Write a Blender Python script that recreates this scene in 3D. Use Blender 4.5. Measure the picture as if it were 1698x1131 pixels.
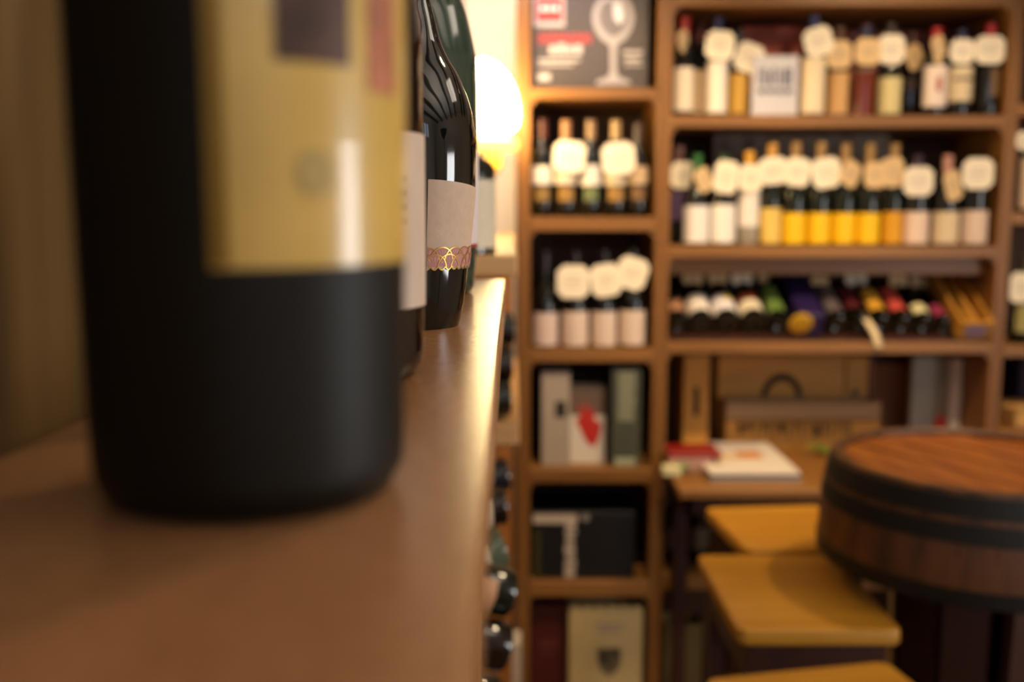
import bpy, math, random
from mathutils import Vector, Matrix
for o in list(bpy.data.objects): bpy.data.objects.remove(o)
random.seed(7)
PI = math.pi
sc = bpy.context.scene
C = sc.collection
# ------------------------------------------------------------------ camera
EYE = 1.60
PITCH = math.radians(7.44)
FPX = 1650.0
cam = bpy.data.cameras.new('camera'); co = bpy.data.objects.new('camera', cam); C.objects.link(co)
co.location = (0, 0, EYE); co.rotation_euler = (PI/2 - PITCH, 0, 0)
cam.sensor_width = 36; cam.lens = FPX/1698*36; cam.clip_start = 0.01
cam.dof.use_dof = True; cam.dof.focus_distance = 0.515; cam.dof.aperture_fstop = 5.3
sc.camera = co
# ------------------------------------------------------------------ world, exposure, room lights
w = bpy.data.worlds.new('world'); sc.world = w; w.use_nodes = True
w.node_tree.nodes['Background'].inputs[0].default_value = (0.75, 0.85, 1.0, 1)
w.node_tree.nodes['Background'].inputs[1].default_value = 0.3
sc.view_settings.view_transform = 'Standard'; sc.view_settings.look = 'None'
sc.view_settings.exposure = 0.42; sc.view_settings.gamma = 1; sc.view_settings.use_curve_mapping = False
WARM = (1.0, 0.74, 0.44)
def area(name, loc, target, sx, sy, power, col):
    l = bpy.data.lights.new(name, 'AREA'); l.shape = 'RECTANGLE'; l.size = sx; l.size_y = sy; l.energy = power; l.color = col
    o = bpy.data.objects.new(name, l); C.objects.link(o); o.location = loc
    o.rotation_euler = (Vector(target)-Vector(loc)).to_track_quat('-Z', 'Y').to_euler(); return o
def spot(name, loc, target, power, col, ang=100, r=.05):
    l = bpy.data.lights.new(name, 'SPOT'); l.energy = power; l.color = col; l.spot_size = math.radians(ang); l.spot_blend = .6; l.shadow_soft_size = r
    o = bpy.data.objects.new(name, l); C.objects.link(o); o.location = loc
    o.rotation_euler = (Vector(target)-Vector(loc)).to_track_quat('-Z', 'Y').to_euler(); return o
# ceiling spots (their housings are built below at the same places)
SPOTS = [((0.40, 2.10, 2.62), (0.30, 3.1, 1.15), 75, 80), ((1.20, 2.10, 2.62), (1.1, 3.1, 1.2), 62, 80),
         ((2.05, 2.10, 2.62), (2.0, 3.0, 1.0), 14, 80), ((1.40, 2.05, 2.62), (1.15, 2.0, 0.9), 62, 100), ((0.80, 1.35, 2.62), (-0.05, 0.35, 1.5), 30, 50)]
for i, (p, t, e, a) in enumerate(SPOTS): spot('ceiling_spot_light', p, t, e, WARM, a)
# daylight through the window in the right wall
area('window_daylight', (2.80, 0.15, 1.33), (0, 0.15, 1.33), 0.75, 0.9, 24, (0.96, 0.95, 0.95))
area('front_window_daylight', (0.95, -1.74, 2.27), (0.95, 2, 2.15), 2.2, 0.7, 9, (0.74, 0.85, 1.0))
area('added_ceiling_fill', (1.5, 1.15, 2.60), (1.2, 1.15, 0), 0.5, 0.5, 3, (1.0, .86, .68))  # added soft fill from above, has no fixture
UP = (1.25, 0.05)
area('added_uplight', (UP[0], UP[1], 1.93), (UP[0], UP[1], 2.75), 0.2, 0.2, 15, (1.0, .90, .78))  # added light, brightens the ceiling for the bottle reflections
spot('added_wall_fill', (0.02, 2.55, 2.6), (-0.08, 3.6, 1.75), 26, (1.0, .82, .82), 70)  # added spot without fixture, whitens the wall behind the wall lamp
LAMP = Vector((-0.083, 2.93, 1.665))

# ------------------------------------------------------------------ pixel helper: a point of the place seen at (px, py) and at forward distance Y
CP, SP = math.cos(PITCH), math.sin(PITCH)
def at(px, py, Y):
    u = (px-849)/FPX; v = (565.5-py)/FPX
    d = Vector((u, CP+v*SP, -SP+v*CP)); t = Y/d.y
    return Vector((0, 0, EYE)) + d*t
def atz(px, py, z):
    u = (px-849)/FPX; v = (565.5-py)/FPX
    d = Vector((u, CP+v*SP, -SP+v*CP)); t = (z-EYE)/d.z
    return Vector((0, 0, EYE)) + d*t

# ------------------------------------------------------------------ materials
def lin(c):
    if isinstance(c, str): c = tuple(int(c[i:i+2], 16)/255 for i in (0, 2, 4))
    return tuple((x/12.92 if x <= .04045 else ((x+.055)/1.055)**2.4) for x in c) + (1,)
_m = {}
def mat(name, col, rough=.5, metal=0, spec=.5, emit=None, es=0, noise=0, scale=30, coat=0, trans=0, bump=0, ior=1.5):
    if name in _m: return _m[name]
    m = bpy.data.materials.new(name); m.use_nodes = True; nt = m.node_tree; b = nt.nodes['Principled BSDF']
    c = lin(col)
    b.inputs['Base Color'].default_value = c; b.inputs['Roughness'].default_value = rough; b.inputs['Metallic'].default_value = metal
    b.inputs['Specular IOR Level'].default_value = spec; b.inputs['Coat Weight'].default_value = coat; b.inputs['Transmission Weight'].default_value = trans
    b.inputs['IOR'].default_value = ior
    if emit: b.inputs['Emission Color'].default_value = lin(emit); b.inputs['Emission Strength'].default_value = es
    tc = nt.nodes.new('ShaderNodeTexCoord'); n = nt.nodes.new('ShaderNodeTexNoise'); n.inputs['Scale'].default_value = scale; n.inputs['Detail'].default_value = 5
    nt.links.new(tc.outputs['Object'], n.inputs['Vector'])
    if noise:
        r = nt.nodes.new('ShaderNodeValToRGB')
        r.color_ramp.elements[0].position = .3; r.color_ramp.elements[1].position = .7
        r.color_ramp.elements[0].color = tuple(x*(1-noise) for x in c[:3])+(1,); r.color_ramp.elements[1].color = tuple(min(1, x*(1+noise)) for x in c[:3])+(1,)
        nt.links.new(n.outputs['Fac'], r.inputs['Fac']); nt.links.new(r.outputs['Color'], b.inputs['Base Color'])
    if bump:
        bp = nt.nodes.new('ShaderNodeBump'); bp.inputs['Strength'].default_value = bump; bp.inputs['Distance'].default_value = .001
        nt.links.new(n.outputs['Fac'], bp.inputs['Height']); nt.links.new(bp.outputs['Normal'], b.inputs['Normal'])
    _m[name] = m; return m
def wood(name, c1, c2, rough=.45, axis='X', scale=6, stretch=14, bump=.25, coat=0, fine=0, world_space=False):
    if name in _m: return _m[name]
    m = bpy.data.materials.new(name); m.use_nodes = True; nt = m.node_tree; b = nt.nodes['Principled BSDF']
    tc = nt.nodes.new('ShaderNodeTexCoord'); mp = nt.nodes.new('ShaderNodeMapping')
    s = [scale*stretch/4]*3; s['XYZ'.index(axis)] = scale/4
    mp.inputs['Scale'].default_value = s
    n = nt.nodes.new('ShaderNodeTexNoise'); n.inputs['Scale'].default_value = 1.0; n.inputs['Detail'].default_value = 7; n.inputs['Distortion'].default_value = .6
    r = nt.nodes.new('ShaderNodeValToRGB'); e = r.color_ramp.elements
    e[0].position = .32; e[0].color = lin(c1); e[1].position = .68; e[1].color = lin(c2)
    nt.links.new(tc.outputs['Object'], mp.inputs['Vector']); nt.links.new(mp.outputs['Vector'], n.inputs['Vector']); nt.links.new(n.outputs['Fac'], r.inputs['Fac'])
    out = r.outputs['Color']
    h = n.outputs['Fac']
    if fine:
        n2 = nt.nodes.new('ShaderNodeTexNoise'); n2.inputs['Scale'].default_value = fine; n2.inputs['Detail'].default_value = 6; n2.inputs['Roughness'].default_value = .7
        nt.links.new(tc.outputs['Object'], n2.inputs['Vector'])
        mx = nt.nodes.new('ShaderNodeMix'); mx.data_type = 'RGBA'; mx.blend_type = 'MULTIPLY'; mx.inputs[0].default_value = .35
        r2 = nt.nodes.new('ShaderNodeValToRGB'); r2.color_ramp.elements[0].position = .35; r2.color_ramp.elements[1].position = .6
        r2.color_ramp.elements[0].color = (.45, .4, .35, 1)
        nt.links.new(n2.outputs['Fac'], r2.inputs['Fac']); nt.links.new(out, mx.inputs[6]); nt.links.new(r2.outputs['Color'], mx.inputs[7])
        out = mx.outputs[2]; h = n2.outputs['Fac']
    nt.links.new(out, b.inputs['Base Color'])
    bp = nt.nodes.new('ShaderNodeBump'); bp.inputs['Strength'].default_value = bump; bp.inputs['Distance'].default_value = .001
    nt.links.new(h, bp.inputs['Height']); nt.links.new(bp.outputs['Normal'], b.inputs['Normal'])
    b.inputs['Roughness'].default_value = rough; b.inputs['Coat Weight'].default_value = coat; b.inputs['Coat Roughness'].default_value = .2
    _m[name] = m; return m

W_SHELF_X = wood('shelf_wood_across', '7c5120', '966630', .45, 'X')
W_SHELF_Z = wood('shelf_wood_upright', '744a1c', '8c5e2a', .45, 'Z')
W_BACK = wood('back_panel_wood', '452c18', '5a3a20', .6, 'Z')
W_BACK_RED = wood('red_back_panel_wood', '8a3a24', '9c4830', .5, 'Z')
W_CRATE = wood('pale_crate_wood', 'b07826', 'c48c36', .6, 'X', 5)
W_CRATE2 = wood('grey_crate_wood', '8f7050', 'a5835d', .7, 'X', 5)
W_CRATE_UP = wood('crate_side_wood', 'b07826', 'c48c36', .6, 'Z', 5)
W_STOOL = wood('stool_seat_wood', 'a8721c', 'c08a28', .4, 'X', 5)
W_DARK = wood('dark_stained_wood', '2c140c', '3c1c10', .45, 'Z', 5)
W_BARREL = wood('barrel_top_wood', '7e3f12', 'a05c1c', .35, 'Y', 7)
W_STAVE = wood('barrel_stave_wood', '3c2210', '6a4018', .5, 'Z', 7)
W_COUNTER = wood('counter_wood', '9a6c46', 'b4845c', .24, 'Y', 10, 8, .12, 0, 330)
W_WAINSCOT = wood('orange_panel_wood', 'a0632c', 'b87838', .45, 'Z')
M_WALL = mat('cream_plaster', 'efe6dc', .8, noise=.04, scale=8)
M_WALLB = wood('aged_wall_boards', '33230a', '7a5618', .7, 'Z', 14, 5, .4)
M_CEIL = mat('ceiling_plaster', 'e6e0d6', .9, noise=.04, scale=5)
M_FLOOR = wood('floor_boards', '5a3418', '75482a', .4, 'Y', 4)
M_GLASS_DK = mat('dark_wine_glass', '0b0c07', .06, spec=.6, ior=1.52)
M_GLASS_GR = mat('green_black_glass', '0e150a', .06, spec=.6)
M_GLASS_BR = mat('brown_black_glass', '170b05', .06, spec=.6)
M_GLASS_FR = mat('satin_black_glass', '15130c', .5, spec=.22)
M_GLASS_G4 = mat('deep_green_glass', '2c3e32', .07, spec=.7)
M_CLEAR = mat('clear_spirit_glass', '9a9080', .08, spec=.6)
M_AMBER = mat('amber_spirit', '6e2608', .08, spec=.6)
M_TAG = mat('cream_tag_card', 'f4e6cc', .8, noise=.03, scale=60)
M_TAG2 = mat('kraft_tag_card', 'e2bf8c', .8, noise=.04, scale=60)
M_INK = mat('dark_ink', '2a2522', .7)
M_BLACK = mat('black_card', '0f0d0c', .5)
M_WHITE = mat('white_paper', 'e8e2da', .6)
M_IRON = mat('aged_iron', '14120e', .55, metal=.3, noise=.3, scale=40)
M_BRASS = mat('brass', 'c8963c', .3, metal=.9)
M_RED = mat('red_print', 'c02a22', .5)
M_GREY = mat('grey_print', '8e8680', .6)
def pm(hexc, rough=.55): return mat('paper_'+hexc, hexc, rough, noise=.03, scale=80)
def cm(hexc): return mat('foil_'+hexc, hexc, .32, spec=.6)

# ------------------------------------------------------------------ mesh helpers
class MB:
    def __init__(s): s.v = []; s.f = []
    def box(s, a, b, bev=0):
        x0, x1 = sorted((a[0], b[0])); y0, y1 = sorted((a[1], b[1])); z0, z1 = sorted((a[2], b[2]))
        e = min(bev, (x1-x0)/2.1, (y1-y0)/2.1, (z1-z0)/2.1)
        if e <= 0:
            k = len(s.v); s.v += [(x, y, z) for x in (x0, x1) for y in (y0, y1) for z in (z0, z1)]
            for q in ((0,1,3,2),(4,6,7,5),(0,4,5,1),(2,3,7,6),(0,2,6,4),(1,5,7,3)): s.f.append([k+i for i in q])
            return s
        # chamfered box: loops
        def ring(z, i): return [(x0+i+0, y0, z), (x1-i, y0, z), (x1, y0+i, z), (x1, y1-i, z), (x1-i, y1, z), (x0+i, y1, z), (x0, y1-i, z), (x0, y0+i, z)]
        def ring_in(z): return [(x0+2*e if 2*e < (x1-x0)/2 else x0+e, y0+e, z), (x1-e, y0+e, z), (x1-e, y0+e, z), (x1-e, y1-e, z), (x1-e, y1-e, z), (x0+e, y1-e, z), (x0+e, y1-e, z), (x0+e, y0+e, z)]
        rings = [[(x0+e, y0+e, z0), (x1-e, y0+e, z0), (x1-e, y0+e, z0), (x1-e, y1-e, z0), (x1-e, y1-e, z0), (x0+e, y1-e, z0), (x0+e, y1-e, z0), (x0+e, y0+e, z0)],
                 ring(z0+e, e), ring(z1-e, e),
                 [(x0+e, y0+e, z1), (x1-e, y0+e, z1), (x1-e, y0+e, z1), (x1-e, y1-e, z1), (x1-e, y1-e, z1), (x0+e, y1-e, z1), (x0+e, y1-e, z1), (x0+e, y0+e, z1)]]
        s.loft(rings, True, True); return s
    def loft(s, rings, cap0=True, cap1=True, closed=True):
        n = len(rings[0]); k = len(s.v)
        for r in rings: s.v += [tuple(p) for p in r]
        for i in range(len(rings)-1):
            for j in range(n if closed else n-1):
                a = k+i*n+j; b = k+i*n+(j+1) % n
                s.f.append([a, b, b+n, a+n])
        if cap0: s.f.append([k+j for j in range(n)][::-1])
        if cap1: s.f.append([k+(len(rings)-1)*n+j for j in range(n)])
        return s
    def lathe(s, prof, n=32, c=(0, 0), ring=False):
        if ring: prof = list(prof)+[prof[0]]
        s.loft([[(c[0]+r*math.cos(2*PI*j/n), c[1]+r*math.sin(2*PI*j/n), z) for j in range(n)] for r, z in prof], not ring, not ring); return s
    def prism(s, poly, z0, z1, axis='Z'):
        def P(a, b, c): return {'Z': (a, b, c), 'Y': (a, c, b), 'X': (c, a, b)}[axis]
        s.loft([[P(a, b, z0) for a, b in poly], [P(a, b, z1) for a, b in poly]]); return s
    def tube(s, pts, r, n=8):
        pts = [Vector(p) for p in pts]; rings = []
        for i, p in enumerate(pts):
            d = (pts[min(i+1, len(pts)-1)]-pts[max(i-1, 0)]).normalized()
            a = d.orthogonal().normalized(); b = d.cross(a)
            if rings and i: 
                a = (pa - d*pa.dot(d)).normalized(); b = d.cross(a)
            pa = a
            rr = r[i] if isinstance(r, (list, tuple)) else r
            rings.append([p+a*math.cos(2*PI*j/n)*rr+b*math.sin(2*PI*j/n)*rr for j in range(n)])
        s.loft(rings); return s
    def xf(s, M, k=0):
        for i in range(k, len(s.v)): s.v[i] = tuple(M @ Vector(s.v[i]))
        return s
    def build(s, name, m, parent=None, smooth=True, loc=None, rot=None):
        me = bpy.data.meshes.new(name); me.from_pydata([tuple(v) for v in s.v], [], s.f); me.validate(clean_customdata=False)
        import bmesh
        bm = bmesh.new(); bm.from_mesh(me); bmesh.ops.remove_doubles(bm, verts=bm.verts, dist=1e-6); bmesh.ops.recalc_face_normals(bm, faces=bm.faces)
        if smooth:
            for f in bm.faces: f.smooth = True
            for e in bm.edges:
                if len(e.link_faces) == 2 and e.calc_face_angle(0) > .6: e.smooth = False
                elif len(e.link_faces) != 2: e.smooth = False
        bm.to_mesh(me); bm.free()
        me.materials.append(m)
        o = bpy.data.objects.new(name, me); C.objects.link(o)
        if parent: o.parent = parent
        if loc is not None: o.location = loc
        if rot is not None: o.rotation_euler = rot
        return o
def root(name, label, cat, loc=(0, 0, 0), rz=0, group=None, rot=None):
    o = bpy.data.objects.new(name, None); C.objects.link(o); o.location = loc; o.rotation_euler = rot or (0, 0, rz)
    o.empty_display_size = .02
    o['label'] = label; o['category'] = cat
    if group: o['group'] = group
    return o
def tag(o, label, cat, group=None):
    o['label'] = label; o['category'] = cat
    if group: o['group'] = group
    return o
def struct(name, mb, m, smooth=False):
    o = mb.build(name, m, None, smooth); o['kind'] = 'structure'; return o

# ------------------------------------------------------------------ the room
BY = 3.05            # front plane of the bookcases
XR, YN, YF, ZC = 2.85, -1.6, 3.60, 2.75
struct('floor', MB().box((-.9, YN-.1, -.05), (XR+.1, YF+.1, 0)), M_FLOOR)
struct('ceiling', MB().box((-.9, YN-.1, ZC), (XR+.1, YF+.1, ZC+.05)), M_CEIL)
struct('wall_back', MB().box((-.9, YF, 0), (XR+.1, YF+.1, ZC)), M_WALL)
FW = MB(); fx0, fx1, fz0, fz1 = -.12, 2.0, 1.98, 2.58
FW.box((-.9, YN-.1, 0), (fx0, YN, ZC)).box((fx1, YN-.1, 0), (XR+.1, YN, ZC)).box((fx0, YN-.1, 0), (fx1, YN, fz0)).box((fx0, YN-.1, fz1), (fx1, YN, ZC))
struct('wall_front', FW, M_WALL)
WN2 = bpy.data.objects.new('window_2', None); C.objects.link(WN2); WN2['kind'] = 'structure'
fr = MB()
for a, b in (((fx0, fz0), (fx0+.05, fz1)), ((fx1-.05, fz0), (fx1, fz1)), ((fx0, fz0), (fx1, fz0+.05)), ((fx0, fz1-.05), (fx1, fz1)),) + tuple(((fx0+.265*i-.02, fz0), (fx0+.265*i+.02, fz1)) for i in range(1, 8)):
    fr.box((a[0], YN-.07, a[1]), (b[0], YN-.03, b[1]))
fr.build('window_frame', M_WHITE, WN2, False)
struct('wall_left', MB().box((-.9, YN, 0), (-.62, YF, ZC)), M_WALL)
WB = MB()
WB.box((-.62, YN, 1.50), (-.131, 1.12, ZC)); struct('trim_1', WB, M_WALLB)          # boarded wall above the counter
struct('trim_2', MB().box((-.62, 1.12, 1.535), (-.16, YF, ZC)), M_WALL)              # plastered wall above the far rack
# right wall with its window opening
RW = MB(); wy0, wy1, wz0, wz1 = -.25, .55, .85, 1.80
RW.box((XR, YN, 0), (XR+.1, wy0, ZC)).box((XR, wy1, 0), (XR+.1, YF, ZC)).box((XR, wy0, 0), (XR+.1, wy1, wz0)).box((XR, wy0, wz1), (XR+.1, wy1, ZC))
struct('wall_right', RW, M_WALL)
WN = root('window_1', '', ''); del WN['label']; del WN['category']; WN['kind'] = 'structure'
fr = MB()
for a, b in (((wy0, wz0), (wy0+.05, wz1)), ((wy1-.05, wz0), (wy1, wz1)), ((wy0, wz0), (wy1, wz0+.05)), ((wy0, wz1-.05), (wy1, wz1)), ((.13, wz0), (.17, wz1)), ((wy0, 1.30), (wy1, 1.33))):
    fr.box((XR+.02, a[0], a[1]), (XR+.06, b[0], b[1]))
fr.build('window_frame', M_WHITE, WN, False)
for i, x in enumerate((-.45, .55, 1.55)):
    pass
for i, y in enumerate((-1.1, -.55, 0.0, .55, 1.1, 2.15, 2.7)):
    struct('trim_%d' % (i+3), MB().box((-.62 if y > 1.2 else -.125, y-.05, ZC-.1), (XR, y+.05, ZC)), W_DARK)   # ceiling beams
for i, (p, t, e, a) in enumerate(SPOTS):
    r = root('ceiling_spotlight', ['ceiling spotlight aimed at the narrow bookcase', 'ceiling spotlight aimed at the wide bookcase', 'ceiling spotlight aimed at the right edge bookcase', 'ceiling spotlight above the barrel table', 'ceiling spotlight above the bottle ledge'][i], 'spotlight', (p[0], p[1], 0), 0, 'ceiling spotlights')
    d = (Vector(t)-Vector(p)).normalized(); p0 = Vector(p); off = Vector((p[0], p[1], 0))
    MB().tube([p0-off-d*.09, p0-off+d*.01], .04, 20).build('housing', M_BLACK, r) if False else None
    rings = []
    a1 = d.orthogonal().normalized(); b1 = d.cross(a1)
    for rr, q in ((.006, -.1), (.036, -.095), (.042, .05), (.038, .05), (.034, -.06), (.004, -.07)):
        rings.append([p0-off+d*q+a1*math.cos(2*PI*j/20)*rr+b1*math.sin(2*PI*j/20)*rr for j in range(20)])
    MB().loft(rings).build('housing', M_BLACK, r)
    MB().tube([p0-off-d*.09, Vector((0, 0, ZC))], .008, 8).build('stem', M_BLACK, r)

fl = root('added_floor_lamp', 'added black floor lamp, out of view right of the ledge, to brighten the ceiling', 'lamp', (UP[0], UP[1], 0))  # added out of view as a body for the ceiling-brightening light
MB().lathe([(.001, .001), (.14, .001), (.14, .015), (.02, .03), (.001, .03)], 32).build('base', M_BLACK, fl)
MB().lathe([(.001, .03), (.012, .03), (.012, 1.80), (.001, 1.80)], 16).build('pole', M_BLACK, fl)
MB().lathe([(.001, 1.79), (.05, 1.80), (.12, 1.84), (.16, 1.92), (.155, 1.92), (.115, 1.85), (.05, 1.812), (.001, 1.805)], 32).build('bowl_shade', M_BLACK, fl)
# ------------------------------------------------------------------ wine bottle builder
def prof_bordeaux(R, H):
    return [(.012, .008), (R*.6, .003), (R-.006, 0), (R-.002, .002), (R, .007), (R, H*.62), (R*.985, H*.645), (R*.92, H*.675), (R*.78, H*.70), (R*.58, H*.725), (.0175, H*.755), (.0148, H*.79), (.0140, H*.94), (.0140, H*.955), (.0155, H*.957), (.0155, H*.985), (.0135, H), (.008, H)]
def prof_burgundy(R, H):
    return [(.012, .008), (R*.6, .003), (R-.006, 0), (R-.002, .002), (R, .007), (R, H*.42), (R*.985, H*.47), (R*.93, H*.52), (R*.82, H*.57), (R*.67, H*.62), (R*.53, H*.67), (.0185, H*.72), (.0158, H*.78), (.0142, H*.86), (.0140, H*.955), (.0155, H*.957), (.0155, H*.985), (.0135, H), (.008, H)]
def prof_round(R, H):     # spirit bottle: high shoulders
    return [(.012, .008), (R*.6, .003), (R-.006, 0), (R-.002, .002), (R, .008), (R, H*.60), (R*.97, H*.65), (R*.85, H*.70), (R*.62, H*.735), (.020, H*.765), (.0160, H*.80), (.0150, H*.93), (.0175, H*.935), (.0175, H*.985), (.015, H), (.008, H)]
PROF = dict(bordeaux=prof_bordeaux, burgundy=prof_burgundy, round=prof_round)
def refine(prof):
    """Catmull-Rom the profile so that shoulders are smooth"""
    out = []
    for i in range(len(prof)-1):
        p0 = prof[max(i-1, 0)]; p1 = prof[i]; p2 = prof[i+1]; p3 = prof[min(i+2, len(prof)-1)]
        seg = math.dist(p1, p2)
        n = 4 if seg > .006 else 1
        for k in range(n):
            t = k/n
            if n == 1 or math.dist(p0, p1) < .2*seg or math.dist(p2, p3) < .2*seg: out.append((p1[0]+(p2[0]-p1[0])*t, p1[1]+(p2[1]-p1[1])*t)); continue
            f = lambda a, b, c, d: .5*(2*b+(c-a)*t+(2*a-5*b+4*c-d)*t*t+(3*b-a-3*c+d)*t**3)
            out.append((f(p0[0], p1[0], p2[0], p3[0]), f(p0[1], p1[1], p2[1], p3[1])))
    out.append(prof[-1]); return [(max(r, .0005), max(z, 0.0)) for r, z in out]
def rad(prof, z):
    best = prof[0][0]
    for a, b in zip(prof, prof[1:]):
        if a[1] <= z <= b[1] and b[1] > a[1]: return a[0]+(b[0]-a[0])*(z-a[1])/(b[1]-a[1])
    return best
def patch(prof, zf0, zf1, a0, a1, off=.0004, na=28, nz=6):
    """label wrapped on the bottle; angles in degrees, 0 faces the camera (-Y), positive to the right (+X); zf may be functions of the angle"""
    mb = MB(); g = []
    z0f = zf0 if callable(zf0) else (lambda a: zf0); z1f = zf1 if callable(zf1) else (lambda a: zf1)
    for lay in (off, 0.0):
        for i in range(nz+1):
            for j in range(na+1):
                a = a0+(a1-a0)*j/na; z = z0f(a)+(z1f(a)-z0f(a))*i/nz; r = rad(prof, z)+lay; t = math.radians(a)
                mb.v.append((r*math.sin(t), -r*math.cos(t), z))
    n = na+1; L = (nz+1)*n
    for i in range(nz):
        for j in range(na):
            q = [i*n+j, i*n+j+1, (i+1)*n+j+1, (i+1)*n+j]; mb.f.append(q); mb.f.append([x+L for x in q[::-1]])
    edge = [j for j in range(n)]+[i*n+na for i in range(1, nz+1)]+[nz*n+j for j in range(na-1, -1, -1)]+[i*n for i in range(nz-1, 0, -1)]
    for a, b in zip(edge, edge[1:]+edge[:1]): mb.f.append([a, b, b+L, a+L])
    return mb
def tag_shape(wd, ht, cut=.20):
    c = cut*min(wd, ht); a, b = wd/2, ht/2
    return [(-a+c, -b), (a-c, -b), (a, -b+c), (a, b-c), (a-c, b), (-a+c, b), (-a, b-c), (-a, -b+c)]
_cache = {}
def bottle(name, label, loc, kind='bordeaux', R=.038, H=.30, glass=None, cap=None, capz=.80, lab=None, lab2=None, nt=None, rot=None, rz=0, group=None, cat='wine bottle', n=28, parts_lod=True, crest=None):
    """lab = (z0, z1, colour, a0, a1); nt = (dx, z, width, height, roll, colour, yaw)"""
    glass = glass or M_GLASS_DK
    prof = refine(PROF[kind](R, H))
    loc = Vector(loc)+Vector((0, 0, .0012))
    r = root(name, label, cat, loc, rz, group, rot)
    def cached(key, fn, pname, m, parent):
        k = (key, m.name)
        if k in _cache:
            o = _cache[k].copy(); C.objects.link(o); o.parent = parent; o.name = pname
        else:
            o = fn().build(pname, m, parent); _cache[k] = o
        return o
    cached(('g', kind, R, H, n), lambda: MB().lathe(prof, n), 'glass_body', glass, r)
    if cap:
        def fc():
            pts = [(rad(prof, H*capz)+.0006, H*capz)] + [(q[0]+.0006, q[1]) for q in prof if q[1] > H*capz and q[1] < H*.999] + [(.012, H+.0007), (.004, H+.0008)]
            return MB().lathe(pts, 20)
        cached(('c', kind, R, H, capz), fc, 'capsule', cm(cap), r)
    for L, pn in ((lab, 'label'), (lab2, 'back_label' if False else 'lower_label')):
        if L: cached(('l', kind, R, H, L), lambda: patch(prof, L[0], L[1], L[3], L[4]), pn, pm(L[2]), r)
    if crest:   # printed mark on the label
        cached(('k', kind, R, H, crest), lambda: patch(prof, crest[0], crest[1], crest[3], crest[4], .0008, 8, 3), 'label_print', pm(crest[2]), r)
    if nt:
        dx, z, wd, ht, roll, col, yaw = nt[:7]
        m = M_TAG if col == 0 else M_TAG2
        mb = MB(); mb.prism(tag_shape(wd, ht), -.0005, .0005, 'Y')
        M = Matrix.Translation((dx, -max(rad(prof, min(max(z-ht/2, .01), H*.99)), .016)-.006, z)) @ Matrix.Rotation(nt[7] if len(nt) > 7 else 0, 4, 'X') @ Matrix.Rotation(yaw, 4, 'Z') @ Matrix.Rotation(roll, 4, 'Y')
        mb.xf(M)
        t = mb.build('neck_tag', m, r, False)
        # written price lines on the card, and the string round the neck
        k = MB()
        for q, (ww, zz) in enumerate(((.5, .14), (.62, 0), (.4, -.15))):
            k.box((-wd*ww/2, -.0009, zz*ht-.0012), (wd*ww/2, -.0006, zz*ht+.0012))
        k.xf(M); k.build('handwriting', M_GREY, t, False)
        s = MB(); top = M @ Vector((0, 0, ht*.42)); zn = H*.80; rn = .0165
        s.tube([top, Vector((dx*.4, -rn, (top.z+zn)/2+.004)), Vector((rn*.7, -rn*.7, zn)), Vector((rn, 0, zn)), Vector((0, rn, zn)), Vector((-rn, 0, zn)), Vector((-rn*.7, -rn*.7, zn))], .0006, 5)
        s.build('string', M_TAG2, t)
    return r
PPM = FPX/(BY+.05)    # rough pixels per metre on the bookcase bottles

# ------------------------------------------------------------------ foreground: counter ledge and its bottles
CT = EYE-.062
counter = MB().box((-.1305, -.35, CT-.022), (-.0058, .912, CT), .0012)
tag(counter.build('shelf_board', W_COUNTER), 'worn light brown wooden ledge carrying the large blurred bottles', 'shelf')
# rack side under the ledge that holds it
tag(MB().box((-.1305, .86, 0), (-.03, .905, CT-.022), .002).box((-.1305, -.34, 0), (-.03, -.30, CT-.022), .002).build('ledge_support', W_SHELF_Z), 'wooden uprights holding up the ledge of large bottles', 'support')

def px_profile(cx, Yc, base_pts, H, R_neck=.0142):
    """profile from silhouette points (px, py) on the right of a bottle standing on the ledge"""
    out = []
    for px, py in base_pts:
        z = at(px, py, Yc).z-CT
        dz = Yc*CP-(CT+z-EYE)*SP
        out.append(((px-cx)/FPX*dz, z))
    return out
def big_bottle(name, label, x, y, prof, glass, n=96):
    r = root(name, label, 'wine bottle', (x, y, CT), 0, None)
    prof = refine(prof)
    MB().lathe(prof, n).build('glass_body', glass, r)
    return r, prof
def cap_for(prof, z0, m, r):
    pts = [(rad(prof, z0)+.0006, z0)]+[(q[0]+.0006, q[1]) for q in prof if q[1] > z0]+[(.004, prof[-1][1]+.0006)]
    MB().lathe(pts, 40).build('capsule', m, r)
def flat(poly_uv, prof, off):
    """small printed shape: polygon in (angle deg, z) on the bottle"""
    mb = MB(); k = []
    for a, z in poly_uv:
        t = math.radians(a); rr = rad(prof, z)+off; mb.v.append((rr*math.sin(t), -rr*math.cos(t), z)); k.append(len(mb.v)-1)
    mb.f.append(k); return mb

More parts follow.
